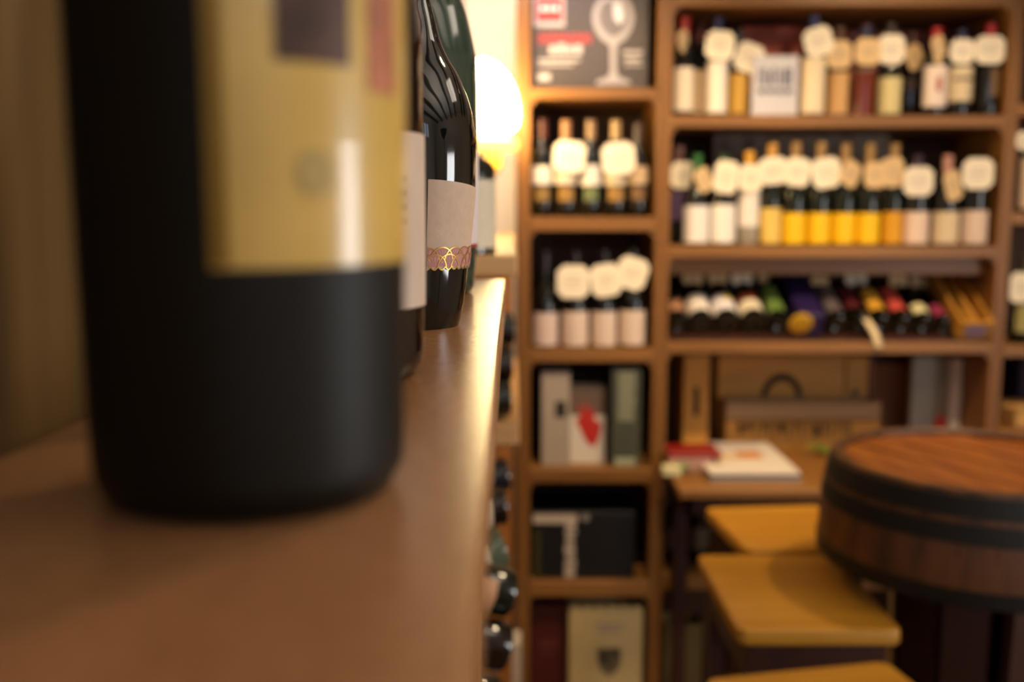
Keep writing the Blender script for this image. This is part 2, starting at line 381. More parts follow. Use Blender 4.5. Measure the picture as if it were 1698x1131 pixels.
# bottle 1, nearest
Y1 = .221
r1, P1 = big_bottle('wine_bottle', 'huge dark blurred bottle nearest the camera with a cream and gold label', -.0588, Y1,
    [(r*.965, z) for r, z in [(.010, .012), (.022, .004), (.0285, 0), (.0325, .0012), (.0346, .005), (.0355, .012), (.0361, .05), (.0365, .12), (.0365, .185), (.0360, .197), (.0335, .208), (.0290, .219), (.0210, .229), (.0165, .242), (.0146, .260), (.0142, .285), (.0142, .300), (.0158, .302), (.0158, .310), (.0140, .314), (.006, .3145)]], M_GLASS_FR)
z1b = at(405, 447, Y1-.037).z-CT
z1t = .165
lb = patch(P1, z1b, z1t, 4, 92, .0005, 60, 10).build('label', mat('gold_cream_label', 'd6b058', .32, noise=.10, scale=35, coat=.5), r1)
lb['label'] = 'cream and gold paper label'
patch(P1, z1b+.0005, z1t-.0005, 4.4, 10, .0009, 10, 10).build('gold_border', mat('gold_border', '8a6a1c', .4, metal=.3), lb)
zp = at(500, 92, Y1-.037).z-CT
patch(P1, zp, zp+.03, 25, 50, .0009, 20, 6).build('dark_picture', mat('label_picture', '4a2d1c', .5, noise=.5, scale=90), lb)
patch(P1, zp-.004, zp+.03, 58, 74, .0009, 10, 6).build('red_picture', mat('label_red', 'b06a4c', .5, noise=.3, scale=90), lb)
ze = at(500, 285, Y1-.037).z-CT
emb = [(37+6*math.cos(t), ze+.0045*math.sin(t)) for t in [2*PI*i/24 for i in range(24)]]
flat(emb, P1, .0009).build('emblem', mat('label_emblem', 'b89c58', .5), lb)
cap_for(P1, .255, cm('1a1512'), r1)
# bottle 2
Y2 = .377
r2, P2 = big_bottle('wine_bottle', 'dark bottle with a pinkish white label between the nearest and the focused bottle', at(545, 600, Y2).x, Y2,
    [(.010, .012), (.022, .004), (.0290, 0), (.0335, .0012), (.0358, .005), (.0366, .012), (.0370, .05), (.0370, .115), (.0365, .128), (.0345, .143), (.0305, .160), (.0255, .178), (.0210, .198), (.0175, .222), (.0150, .250), (.0142, .275), (.0142, .29), (.0158, .292), (.0158, .300), (.0140, .303), (.006, .3035)], M_GLASS_BR)
z2b = at(700, 513, Y2-.02).z-CT; z2t = at(700, 217, Y2-.02).z-CT
l2 = patch(P2, z2b, z2t, 25, 100, .0005, 40, 8).build('label', mat('pinkish_label', 'cdb7a4', .5, noise=.05, scale=60), r2)
for q in range(4):
    zq = z2b+(z2t-z2b)*(.48+.08*q)
    patch(P2, zq, zq+.0022, 54, 61, .0009, 6, 1).build('label_text', M_GREY, l2)
cap_for(P2, .235, cm('3a1a14'), r2)
# bottle 3, in focus
Y3 = .543; cx3 = 677
sil = [(741, 553), (752, 550), (760, 540), (768, 505), (776, 450), (783.5, 380), (789, 330), (791.6, 300), (792.6, 270), (792.6, 231), (790, 203), (783.6, 174), (775, 149), (764, 123), (749, 97), (737, 69), (728.5, 33), (720.5, 0)]
pp = px_profile(cx3, Y3, sil, .3)
base = [(.008, .014), (.018, .006), (pp[0][0]-.002, 0)]
pp = [(r, max(z, .0)) for r, z in pp]
dz0 = pp[0][1]
pp = [(r, z-dz0*max(0, 1-i/5)) for i, (r, z) in enumerate(pp)]
zt = pp[-1][1]; rt = pp[-1][0]
prof3 = base+pp+[(rt-.0008, zt+.012), (.0142, zt+.03), (.0138, zt+.06), (.0136, zt+.085), (.0152, zt+.087), (.0152, zt+.095), (.0135, zt+.098), (.006, zt+.0985)]
x3 = at(cx3, 500, Y3).x
r3, P3 = big_bottle('wine_bottle', 'sharply focused dark wine bottle with a beige label ending in pink fans', x3, Y3, prof3, M_GLASS_DK)
def ang_at(px, prof, z):   # angle on the bottle whose surface point shows at column px
    dzc = Y3*CP-(CT+z-EYE)*SP
    return math.degrees(math.asin(max(-1, min(1, (px-cx3)/FPX*dzc/rad(prof, z)))))
zl0 = at(720, 450, Y3-.034).z-CT; zl1 = at(730, 297, Y3-.037).z-CT
aL, aR = 22.5, 103.0
top3 = lambda a: zl1-.0055*((a-aL)/(aR-aL))**1.5
bot_s = lambda a: zl0+.0006*math.sin((a-aL)/(aR-aL)*PI*0)
NT = 11
def bot3(a):
    t = ((a-aL)/(aR-aL)*NT) % 1
    return zl0+.0000+.0016*(1-abs(2*t-1))**1.6+.0002*(a-aL)/(aR-aL)
M_L3 = mat('beige_label', 'cdb096', .62, noise=.05, scale=220, bump=.25)
l3 = patch(P3, bot3, top3, aL, aR, .0005, 220, 12).build('label', M_L3, r3)
l3['label'] = 'beige paper label with a scalloped lower edge'
M_GOLDL = mat('gold_foil_line', 'd8a848', .3, metal=.6); M_PINK = mat('pink_fan_print', 'c08078', .6); M_PINK2 = mat('pale_fan_line', 'dcb8a0', .6)
def arc_ring(ca, cz, ra, rz_, t0, t1, wdt, off, name, m, par):
    mb = MB(); n = 24
    for i in range(n+1):
        t = t0+(t1-t0)*i/n
        for k in (0, 1):
            a = ca+(ra-(wdt*k)/0.00066)*math.cos(t); z = cz+(rz_-wdt*k)*math.sin(t)
            th = math.radians(a); rr = rad(P3, max(z, .001))+off; mb.v.append((rr*math.sin(th), -rr*math.cos(th), z))
    for i in range(n): mb.f.append([2*i, 2*i+1, 2*i+3, 2*i+2])
    return mb.build(name, m, par)
dA = (aR-aL)/5.5
DEG = .00061   # metres per degree
fr_, fz_ = .0105/DEG*.72, .0078
idx = 0
for row in (1, 0):
    for k in range(-1, 7):
        ca = aL+dA*(k+.5*row+.5); cz = zl0+.0008+row*.0036
        if ca-fr_*.2 < aL-4 or ca > aR: continue
        def clampa(a): return max(aL+.3, min(aR-.3, a))
        poly = []
        for i in range(25):
            t = PI*.06+PI*.88*i/24
            poly.append((clampa(ca+fr_*math.cos(t)), cz+fz_*math.sin(t)))
        lo = max(cz, zl0+.002)
        poly.append((clampa(ca-fr_*.25), lo)); poly.append((clampa(ca+fr_*.25), lo))
        mb = MB(); ca_ = clampa(ca)
        ctr = (ca_, cz+.003)
        def P(a, z, off): 
            th = math.radians(a); rr = rad(P3, max(z, .001))+off; return (rr*math.sin(th), -rr*math.cos(th), z)
        off = .0008+.0002*(1-row)
        mb.v.append(P(*ctr, off)); mb.v += [P(a, z, off) for a, z in poly]
        for i in range(len(poly)): mb.f.append([0, 1+i, 1+(i+1) % len(poly)])
        fan = mb.build('pink_fan', M_PINK, l3, False)
        # gold outline and spokes
        g = MB(); n = 24
        for i in range(n+1):
            t = PI*.04+PI*.92*i/n
            for s_ in (1.0, .94):
                g.v.append(P(clampa(ca+fr_*s_*math.cos(t)), cz+fz_*s_*math.sin(t), off+.0002))
        for i in range(n): g.f.append([2*i, 2*i+1, 2*i+3, 2*i+2])
        g.build('gold_outline', M_GOLDL, fan, False)
        sp = MB()
        for i in range(1, 8):
            t = PI*.12+PI*.76*i/8; dt = .035
            a1_, a2_ = clampa(ca+fr_*.85*math.cos(t-dt)), clampa(ca+fr_*.85*math.cos(t+dt))
            b = len(sp.v)
            sp.v += [P(a1_, cz+fz_*.8*math.sin(t-dt), off+.0001), P(a2_, cz+fz_*.8*math.sin(t+dt), off+.0001), P(clampa(ca+fr_*.3*math.cos(t)), max(cz+fz_*.3*math.sin(t), zl0+.002), off+.0001)]
            sp.f.append([b, b+1, b+2])
        sp.build('fan_spokes', M_PINK2, fan, False)
g = MB(); n = 220
for i in range(n+1):
    a = aL+(aR-aL)*i/n
    for dz_ in (0, .0006): g.v.append(P(a, bot3(a)+dz_, .0010))
for i in range(n): g.f.append([2*i, 2*i+1, 2*i+3, 2*i+2])
g.build('gold_edge', M_GOLDL, l3, False)
cap_for(P3, zt+.022, cm('2a1812'), r3)
# bottle 4: large green bottle behind
Y4 = .762; cx4 = 683
sil4 = [(768, 498), (777, 494), (783, 487), (787, 470), (791, 408), (794, 330), (795.5, 250), (795.5, 150), (795, 108), (792.6, 85), (785, 46), (777, 15), (764, -16)]
pp = px_profile(cx4, Y4, sil4, .3); dz0 = pp[0][1]; pp = [(r, z-dz0*max(0, 1-i/4)) for i, (r, z) in enumerate(pp)]
zt = pp[-1][1]
prof4 = [(.012, .02), (.026, .008), (pp[0][0]-.003, 0)]+pp+[(.0300, zt+.013), (.0225, zt+.03), (.0185, zt+.05), (.0165, zt+.075), (.0160, zt+.105), (.0178, zt+.107), (.0178, zt+.118), (.015, zt+.12), (.006, zt+.1205)]
r4, P4 = big_bottle('wine_bottle', 'large green glass bottle with a white label behind the focused bottle', at(cx4, 490, Y4).x, Y4, prof4, M_GLASS_G4)
z4b = at(790, 408, Y4).z-CT; z4t = at(795, 252, Y4).z-CT
l4 = patch(P4, z4b, z4t, 10, 105, .0006, 40, 10).build('label', mat('white_pink_label', 'dccfd0', .5, noise=.03), r4)
patch(P4, z4b, z4b+.0022, 10, 105, .0009, 40, 1).build('red_border', mat('red_border', 'a8303a', .5), l4)
cap_for(P4, zt+.06, cm('7a1a1a'), r4)

# ------------------------------------------------------------------ far rack behind the ledge: top board, bottle on it, bins of lying bottles
RY0, RY1 = 1.43, 2.95
zt_r = at(858, 423, RY0).z; zb_r = at(858, 459, RY0).z
rack = root('wine_rack', 'wooden wine rack beyond the ledge, bottles lying in its bins', 'wine rack', (0, 0, 0))
RX = at(858, 440, RY0).x
MB().box((-.158, RY0, zb_r), (RX, RY1, zt_r), .003).build('top_board', wood('pale_board_wood', 'd8a468', 'e4b67c', .5, 'X'), rack)
MB().box((-.60, 2.86, 0), (.0, 2.90, zb_r), .002).build('end_panel', W_WAINSCOT, rack)
MB().box((-.615, 1.3, 0), (-.60, 2.86, zb_r), .002).build('back_panel', W_BACK, rack)
# middle board whose lit end shows
pb = atz(862, 712, at(862, 712, 1.95).z)
MB().box((-.60, 1.95, at(840, 738, 1.95).z), (at(861, 715, 1.95).x, 2.86, at(840, 703, 1.95).z), .003).build('middle_board', wood('pale_board_wood', 'd8a468', 'e4b67c', .5, 'X'), rack)
MB().box((-.60, 1.3, .02), (-.01, 2.86, .05), .002).build('bottom_board', W_SHELF_X, rack)
MB().box((-.60, 1.32, .05), (-.55, 1.36, zb_r), .002).box((-.60, 2.1, .05), (-.55, 2.14, zb_r), .002).build('rear_post', W_SHELF_Z, rack)
def lying(px, py, Y, tilt, yaw, label, glass, lab=None, labc=None, kind='bordeaux', R=.0385, cap=None):
    """bottle lying with its base towards +x; (px,py) is the middle of its base end"""
    p = at(px, py, Y)
    L = [(.032, .15, labc or 'd8c69a', -170, 40)] if lab else [None]
    r = bottle('wine_bottle', label, p, kind, R, .30, glass, cap or '3a1210', .8, L[0], None, None, rot=(0, 0, 0), group='bottles lying in the far rack', n=40)
    r.rotation_mode = 'QUATERNION'
    q = Matrix.Rotation(yaw, 3, 'Z') @ Matrix.Rotation(-PI/2-tilt, 3, 'Y')
    r.rotation_quaternion = q.to_quaternion()
    return r
lying(838, 1074, 1.35, -.30, .25, 'dark lying bottle in the rack, second lowest of those in view', M_GLASS_BR, R=.036)
lying(846, 985, 1.39, -.30, .25, 'green black lying bottle with an orange label under the blurred ledge', M_GLASS_GR, True, 'd09a70', R=.036)
lying(822, 1163, 1.39, -.30, .25, 'lowest lying bottle in the rack, mostly cut by the picture edge', M_GLASS_DK, R=.036)
lying(834, 905, 1.62, .30, .25, 'pale green lying bottle with a cream label in the rack', mat('pale_green_glass', '55604a', .08, spec=.6), True, 'e8dcb4', R=.036)
lying(838, 838, 1.82, .1, .2, 'dark lying bottle with a white label below the lit board end', M_GLASS_BR, True, 'e8dcc0', R=.036)
lying(842, 787, 1.93, .1, .2, 'dark blue black lying bottle directly below the lit board end', mat('blue_black_glass', '10141e', .07, spec=.6), R=.033)
lying(846, 660, 2.00, 0, .12, 'lying bottle with a green label resting on the middle board', M_GLASS_GR, True, '8a9050')
lying(848, 604, 2.05, 0, .12, 'lying bottle with a red label, second above the middle board', M_GLASS_BR, True, 'a83030')
lying(851, 546, 2.10, 0, .12, 'topmost lying bottle in the rack, pale label', M_GLASS_DK, True, 'd8cbb0', R=.036)
# bottle with cream label standing on the rack top
b5 = at(772, 424, RY0+.04)
bottle('wine_bottle', 'bottle with a cream label standing on the far rack beside the lamp', (at(772, 424, RY0+.05).x, RY0+.05, zt_r), 'round', .045, .19, M_GLASS_GR, '7a5a20', .8, (.008, .106, 'ece0c0', -80, 86), None, None, n=48)

# ------------------------------------------------------------------ wall lamp
LR = root('wall_lamp', 'glowing egg-shaped glass wall lamp beside the shelves', 'lamp', (LAMP.x, LAMP.y, LAMP.z))
zt_l = at(800, 98, LAMP.y).z-LAMP.z; zb_l = at(800, 222, LAMP.y).z-LAMP.z
Rl = (858-800)/FPX*2.95
M_SHADE = mat('glowing_glass', 'fff0c0', .4, emit='ffe2a0', es=22)
hh = zt_l-zb_l
MB().lathe([(Rl*r, zb_l+hh*z) for r, z in ((.55, 0), (.80, .03), (.95, .10), (1.0, .22), (.99, .36), (.93, .52), (.80, .68), (.62, .82), (.38, .93), (.12, .99), (.03, 1.0))], 40).build('glass_shade', M_SHADE, LR)
zc_l = at(800, 232, LAMP.y).z-LAMP.z; zd_l = at(800, 250, LAMP.y).z-LAMP.z
MB().lathe([(.03, zd_l), (Rl*.9, zd_l), (Rl*.98, zd_l+.006), (Rl*.98, zc_l-.004), (Rl*.85, zc_l), (Rl*.5, zc_l+.012), (Rl*.45, zb_l+.004), (.03, zb_l+.004)], 40).build('glowing_collar', mat('glowing_amber', 'ffe0a0', .4, emit='ffc860', es=1.6), LR)
MB().tube([(0, 0, zd_l+.01), (0, .15, zd_l-.02), (0, .32, zd_l-.01), (0, YF-LAMP.y-.012, zd_l)], .008, 10).build('wall_arm', M_BRASS, LR)
k = MB(); k.lathe([(.0, -.012), (.045, -.012), (.05, -.004), (.05, 0), (0, 0)], 28); k.xf(Matrix.Translation((0, YF-LAMP.y, zd_l)) @ Matrix.Rotation(-PI/2, 4, 'X')); k.build('wall_plate', M_BRASS, LR)

# ------------------------------------------------------------------ bookcases
def X(px, py=600, Y=BY): return at(px, py, Y).x
def Z(py, Y=BY): return at(1000, py, Y).z
UW0, UW1 = X(856, 600), X(879, 600)
VX0, VX1 = at(1088, 300, BY).x, at(1112, 300, BY).x
RX0, RX1 = at(1661, 300, BY).x, at(1682, 300, BY).x
DEP = .42
BF = BY; BB = BY+DEP
N_LV = [(-75, -52), (146, 164), (360, 383), (579, 600), (777, 800), (965, 989), (1175, 1200)]
W_LV = [(-14, 10), (191, 211), (408, 427), (568, 586), (952, 978), (1175, 1200)]
def zr(a): return (Z(a[1]), Z(a[0]))
ncase = root('bookcase', 'narrow brown wooden bookcase of square cells at the centre', 'bookcase', (0, 0, 0))
MB().box((UW0, BF, 0), (UW1, BB, 2.3), .002).build('upright', W_SHELF_Z, ncase)
NM = (VX0+VX1)/2
MB().box((VX0, BF, 0), (NM-.0005, BB, 2.3), .002).build('upright', W_SHELF_Z, ncase)
MB().box((UW1, BB-.012, 0), (VX0, BB, 2.3)).build('back_panel', W_BACK, ncase)
def corbel(x, side, z, par):
    """small stepped bracket under a board, in the corner with the upright"""
    s = side; k = MB()
    poly = [(0, 0), (s*.018, 0), (s*.018, -.006), (s*.012, -.009), (s*.009, -.015), (s*.004, -.020), (0, -.022)]
    k.prism([(x+a, z+b) for a, b in poly], BF+.004, BF+.024, 'Y'); k.build('corbel', W_SHELF_Z, par, False)
for a in N_LV:
    z0, z1 = zr(a); MB().box((UW1, BF-.003, z0), (VX0, BB-.012, z1), .002).build('shelf_board', W_SHELF_X, ncase)
    corbel(UW1, 1, z0, ncase); corbel(VX0, -1, z0, ncase)
wcase = root('bookcase', 'wide brown wooden bookcase with rows of tagged bottles', 'bookcase', (0, 0, 0))
MB().box((NM+.0005, BF, 0), (VX1, BB, 2.3), .002).build('upright', W_SHELF_Z, wcase)
RM = (RX0+RX1)/2
MB().box((RX0, BF, 0), (RM-.0005, BB, 2.3), .002).build('upright', W_SHELF_Z, wcase)
MB().box((VX1, BB-.012, 0), (RX0, BB, Z(211))).build('back_panel', W_BACK, wcase)
MB().box((VX1, BB-.012, Z(211)), (RX0, BB, 2.3)).build('upper_back_panel', W_BACK_RED, wcase)
for a in W_LV:
    z0, z1 = zr(a); MB().box((VX1, BF-.003, z0), (RX0, BB-.012, z1), .002).build('shelf_board', W_SHELF_X, wcase)
    corbel(VX1, 1, z0, wcase); corbel(RX0, -1, z0, wcase)
# recessed fascia under the second board
MB().box((VX1, BF+.06, Z(455, BY+.06)), (RX0, BF+.08, Z(427)), .001).build('fascia', W_SHELF_X, wcase)
rcase = root('bookcase', 'brown bookcase cut by the right edge of the picture', 'bookcase', (0, 0, 0))
MB().box((RM+.0005, BF, 0), (RX1, BB, 2.3), .002).build('upright', W_SHELF_Z, rcase)
MB().box((2.3, BF, 0), (2.34, BB, 2.3), .002).build('upright', W_SHELF_Z, rcase)
MB().box((RX1, BB-.012, 0), (2.3, BB, 2.3)).build('back_panel', W_BACK, rcase)
for a in [(-14, 8), (172, 192), (352, 372), (572, 592), (712, 735), (950, 975)]:
    z0, z1 = zr(a); MB().box((RX1, BF-.003, z0), (2.3, BB-.012, z1), .002).build('shelf_board', W_SHELF_X, rcase)
# cornice over all three is out of the picture; desk board
DZ = Z(777); DY = atz(1115, 812, DZ).y
desk = root('desk_board', 'brown wooden desk board built out below the crates, magazines on it', 'desk', (0, 0, 0))
MB().box((VX1+.006, DY, DZ-.028), (RX0-.002, BB-.03, DZ), .003).build('top', W_SHELF_X, desk)
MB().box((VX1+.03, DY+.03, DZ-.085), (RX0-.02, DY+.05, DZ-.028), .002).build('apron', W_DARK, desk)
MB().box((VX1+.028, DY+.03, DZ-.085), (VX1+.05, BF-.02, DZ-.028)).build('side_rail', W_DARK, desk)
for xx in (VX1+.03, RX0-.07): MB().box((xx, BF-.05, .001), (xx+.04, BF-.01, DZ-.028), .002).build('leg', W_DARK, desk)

# ------------------------------------------------------------------ bottles standing on bookcase boards
def stand(cx, board_py, Y=None, **kw):
    """position on a board; label and tag sizes given in picture rows"""
    Y = Y or BY+.055
    zb = Z(board_py)
    x = at(cx, board_py-40, Y).x
    R = kw.pop('R', .038); top = kw.pop('top'); H = at(cx, top, Y).z-zb
    lab = kw.pop('lab', None); lab2 = kw.pop('lab2', None); nt = kw.pop('nt', None); crest = kw.pop('crest', None)
    def conv(L, da=78):
        if not L: return None
        y0, y1, c = L[:3]; a = L[3:] if len(L) > 3 else (-da, da)
        return (max(.006, at(cx, y1, Y-R).z-zb), at(cx, y0, Y-R).z-zb, c, a[0], a[1])
    L = conv(lab); L2 = conv(lab2); K = conv(crest, 20)
    NT_ = None
    if nt:
        x0, y0, x1, y1, roll, col = nt[:6]; yaw = nt[6] if len(nt) > 6 else 0
        pc = at((x0+x1)/2, (y0+y1)/2, Y-.03); d = (Y-.03)*CP
        NT_ = (pc.x-x, pc.z-zb, (x1-x0)/FPX*d, (y1-y0)/FPX*d, roll, col, yaw)
    return bottle(kw.pop('name', 'wine_bottle'), kw.pop('label'), (x, Y, zb), kw.pop('kind', 'bordeaux'), R, round(H, 3), kw.pop('glass', None), kw.pop('cap', None), kw.pop('capz', .8), L, L2, NT_, group=kw.pop('group'), crest=K, **kw)
GA = 'bottles on the top row of the wide bookcase'
rowA = [
 dict(cx=1133, top=28, R=.031, cap='a02018', lab=(112, 184, 'ecdcc4'), nt=(1116, 52, 1150, 86, -.5, 1, .9), label='red-capped bottle with a cream label, first on the top row left end'),
 dict(cx=1160, top=38, R=.031, Y=BY+.13, cap='6a2418', lab=(117, 187, 'd8b48c'), label='bottle with a beige label, second on the top row'),
 dict(cx=1188, top=30, R=.032, cap='1e2250', lab=(102, 187, 'f0e4d4'), nt=(1170, 54, 1216, 100, .1, 0), label='blue-capped bottle with a tall cream label and an octagonal tag, top row'),
 dict(cx=1223, top=50, R=.032, Y=BY+.085, cap='2a2420', lab=(122, 188, 'cc9c3c'), nt=(1218, 74, 1264, 120, .35, 0), label='bottle with an ochre label and a slanted tag left of the white card'),
 dict(cx=1346, top=26, R=.038, cap='24285c', lab=(95, 188, 'ead6b4'), nt=(1332, 48, 1378, 94, -.3, 0), label='blue-capped bottle with a tall cream label right of the white card'),
 dict(cx=1388, top=45, R=.034, Y=BY+.07, kind='round', cap='5a3418', lab=(120, 192, 'd4a468'), nt=(1370, 70, 1410, 114, 0, 1), label='stout bottle with a tan label and a kraft tag on the top row'),
 dict(cx=1432, top=42, R=.032, cap='20264a', glass=M_AMBER, lab=(112, 120, '6a5040'), nt=(1417, 66, 1458, 108, .05, 1), label='amber red spirit bottle with a dark blue cap on the top row', cat='spirit bottle', kind='round'),
 dict(cx=1473, top=40, R=.037, Y=BY+.06, kind='burgundy', cap='3a2c20', lab=(128, 196, 'd8c890'), nt=(1455, 60, 1498, 106, 0, 0), label='wide shouldered bottle with a pale olive label on the top row'),
 dict(cx=1508, top=52, R=.032, Y=BY+.135, cap='501c1c', lab=(130, 150, '301810'), nt=(1499, 76, 1531, 116, -.45, 1, .3), label='dark unlabelled bottle with a slanted tag between pale and pink labels', glass=M_GLASS_BR),
 dict(cx=1548, top=46, R=.037, cap='b01c20', lab=(108, 177, 'ecd8cc'), crest=(128, 152, 'a85040', -12, 14), nt=(1539, 62, 1569, 106, -.35, 1, .5), label='red-capped bottle with a pink white label and small red emblem'),
 dict(cx=1590, top=50, R=.037, cap='24264c', lab=(110, 168, 'd8c4a0'), crest=(128, 134, '6a5a48', -50, 50), nt=(1573, 68, 1612, 106, .05, 0), label='blue-capped bottle with a cream label, second from the right on the top row'),
 dict(cx=1637, top=40, R=.034, cap='a81820', lab=(114, 160, '70502c', -10, 60), nt=(1615, 62, 1663, 106, 0, 0), label='red-capped dark bottle at the right end of the top row'),
]
for q in rowA: stand(board_py=191, group=GA, **q)
# second rank of the top row, only necks and caps seen
for cx, tp, c, Yo in ((1262, 50, '7a2018', .2), (1408, 60, '8a3a30', .2), (1500, 52, '6a3030', .2)):
    pass
GB = 'bottles on the second row of the wide bookcase'
rowB = [
 dict(cx=1123, top=242, R=.030, Y=BY+.135, cap='d89880', capz=.78, lab=(318, 366, '5a4468'), nt=(1112, 270, 1152, 313, 0, 0), label='pink-capped bottle with a purple label at the left end of the second row'),
 dict(cx=1154, top=256, R=.040, kind='burgundy', cap='2a6a2c', lab=(342, 403, 'f0e8e0'), nt=(1151, 279, 1181, 319, -.5, 1, .4), label='green-capped bottle with a white label, second row beside the purple label'),
 dict(cx=1198, top=258, R=.039, kind='burgundy', cap='2a5a34', lab=(340, 403, 'f2eae2'), nt=(1183, 268, 1223, 321, .15, 0), label='green-capped bottle with a white label left of the clear bottle'),
 dict(cx=1240, top=252, R=.033, cap='dca024', glass=M_CLEAR, lab=(318, 376, 'efe4da'), nt=(1225, 274, 1263, 319, .1, 0), label='clear glass bottle with yellow cap and white label on the second row', cat='wine bottle'),
 dict(cx=1277, top=238, R=.034, kind='burgundy', cap='c89440', capz=.72, lab=(346, 404, 'e4c060'), nt=(1258, 262, 1306, 306, -.1, 0), glass=M_GLASS_GR, label='champagne bottle with a pale yellow label, leftmost of the yellow labels'),
 dict(cx=1316, top=236, lab=(354, 406, 'f4c000'), nt=(1301, 263, 1342, 309, .1, 0), label='champagne bottle with a bright yellow label beside the pale yellow one', R=.037),
 dict(cx=1357, top=236, lab=(354, 406, 'f4c000'), nt=(1345, 263, 1393, 312, -.2, 0), label='third champagne bottle from the left among the yellow labels, large tag', R=.037),
 dict(cx=1398, top=238, lab=(354, 406, 'f4c000'), nt=(1391, 268, 1428, 310, .5, 1, .4), label='fourth champagne bottle from the left among the yellow labels, slanted tag', R=.037),
 dict(cx=1438, top=238, lab=(354, 406, 'f4c000'), nt=(1432, 270, 1468, 312, 0, 1), label='fifth champagne bottle from the left among the yellow labels', R=.037),
 dict(cx=1478, top=238, lab=(352, 405, 'dc9c14'), nt=(1462, 262, 1499, 310, -.15, 1), label='champagne bottle with a duller yellow label, rightmost of the yellow labels', R=.032),
 dict(cx=1517, top=258, R=.040, cap='3a1830', lab=(352, 405, 'e4c8b4'), nt=(1495, 278, 1544, 325, 0, 0), label='purple-capped bottle with a pinkish label right of the yellow labels'),
 dict(cx=1566, top=258, R=.042, cap='c89080', lab=(352, 405, 'dcc4a0'), nt=(1560, 284, 1592, 333, -.3, 1, .3), label='bottle with a pink cap, cream label and slanted tag on the second row'),
 dict(cx=1614, top=260, R=.041, cap='2a1c28', lab=(350, 405, 'dfc4b0'), nt=(1592, 264, 1643, 314, 0, 0), label='bottle with an octagonal tag at the right end of the second row'),
]
for q in rowB:
    if q['R'] == .037 and 'champagne' in q['label']:
        q.update(kind='burgundy', cap='a07a44', capz=.72, glass=M_GLASS_GR)
    if 'duller' in q['label']: q.update(kind='burgundy', cap='a07a44', capz=.72, glass=M_GLASS_GR)
    if 'champagne' in q['label']: q['cat'] = 'champagne bottle'
    stand(board_py=408, group=GB, **q)
GN1 = 'bottles in the second cell of the narrow bookcase'
for q in [
 dict(cx=899, top=198, R=.033, cap='5a2a20', lab=(276, 306, 'e4dccc'), lab2=(312, 334, '8a6c34', -40, 40), label='dark bottle with small white label at the left of the five'),
 dict(cx=938, top=200, R=.036, cap='a07048', lab=(280, 306, 'd8c8b0'), lab2=(312, 334, '9a7434', -40, 40), nt=(917, 236, 970, 286, .1, 0), label='bottle with a brass cap and big round tag, second of the five'),
 dict(cx=979, top=200, R=.033, cap='8a6a48', lab=(274, 308, 'ece0d0'), lab2=(312, 334, '6a7448', -40, 40), label='bottle between the two big tags in the cell of five'),
 dict(cx=1020, top=200, R=.036, cap='a88858', lab=(286, 308, 'c8b898'), lab2=(312, 334, '9a7434', -40, 40), nt=(998, 238, 1052, 290, -.1, 0), label='bottle with a squarish big tag, fourth of the five'),
 dict(cx=1057, top=206, R=.032, cap='3a241c', lab=(276, 306, 'c8aa84'), lab2=(312, 332, '7a5830', -40, 40), label='bottle with a tan label against the right upright, last of the five')]:
    stand(board_py=360, group=GN1, **q)
GN2 = 'bottles in the third cell of the narrow bookcase'
for q in [
 dict(cx=904, top=418, R=.040, lab=(520, 574, 'd8c0b4'), label='untagged dark bottle at the left of the four pink-labelled ones'),
 dict(cx=953, top=418, R=.042, lab=(518, 575, 'dcc4b4'), nt=(923, 440, 977, 495, 0, 0), label='pink-labelled bottle with an octagonal tag, second of the four'),
 dict(cx=1001, top=416, R=.040, lab=(518, 575, 'dcc4b4'), nt=(979, 438, 1029, 492, -.15, 0), label='pink-labelled bottle with a squarish tag, third of the four'),
 dict(cx=1048, top=414, R=.042, lab=(516, 573, 'dcc4b4'), nt=(1022, 427, 1073, 480, .3, 0), label='pink-labelled bottle with the highest tag, right of the four')]:
    stand(board_py=579, group=GN2, kind='burgundy', cap='1c1414', **q)
# right edge bookcase
stand(cx=1706, board_py=352, top=205, R=.034, cap='6a1418', lab=(262, 346, 'e4c4a8'), nt=(1682, 222, 1712, 248, .6, 0), label='red-capped bottle with a pinkish label at the right picture edge', group='bottles in the right edge bookcase')
stand(cx=1694, board_py=572, top=425, R=.035, cap='3a3020', kind='burgundy', lab=(500, 552, 'a89a5c', -60, 60), nt=(1672, 452, 1708, 502, 0, 0), label='green glass bottle with a round gold green label at the right picture edge', glass=M_GLASS_GR, group='bottles in the right edge bookcase')

# white display card between the bottles of the top row
p0 = at(1284, 191, BY+.03); zA = Z(191)+.0012
wcd, hcd = (1321-1246)/FPX*3.04, at(1284, 92, BY+.03).z-zA
cd = root('display_card', 'white standing display card with dark lettering among the top row bottles', 'display card', (p0.x, BY+.03, zA))
MB().box((-wcd/2, 0, 0), (wcd/2, .010, hcd), .002).build('card_body', pm('c9c6cc'), cd)
k = MB()
random.seed(3)
for i in range(7):
    xx = -wcd*.38+i*wcd*.11; k.box((xx, -.0008, hcd*.50), (xx+wcd*(.05+.03*random.random()), -.0002, hcd*(.74+.1*random.random())))
for i in range(4): k.box((-wcd*.38+i*wcd*.2, -.0008, hcd*.36), (-wcd*.38+i*wcd*.2+wcd*.15, -.0002, hcd*.45))
k.build('lettering', mat('blue_grey_ink', '55566a', .7), cd, False)

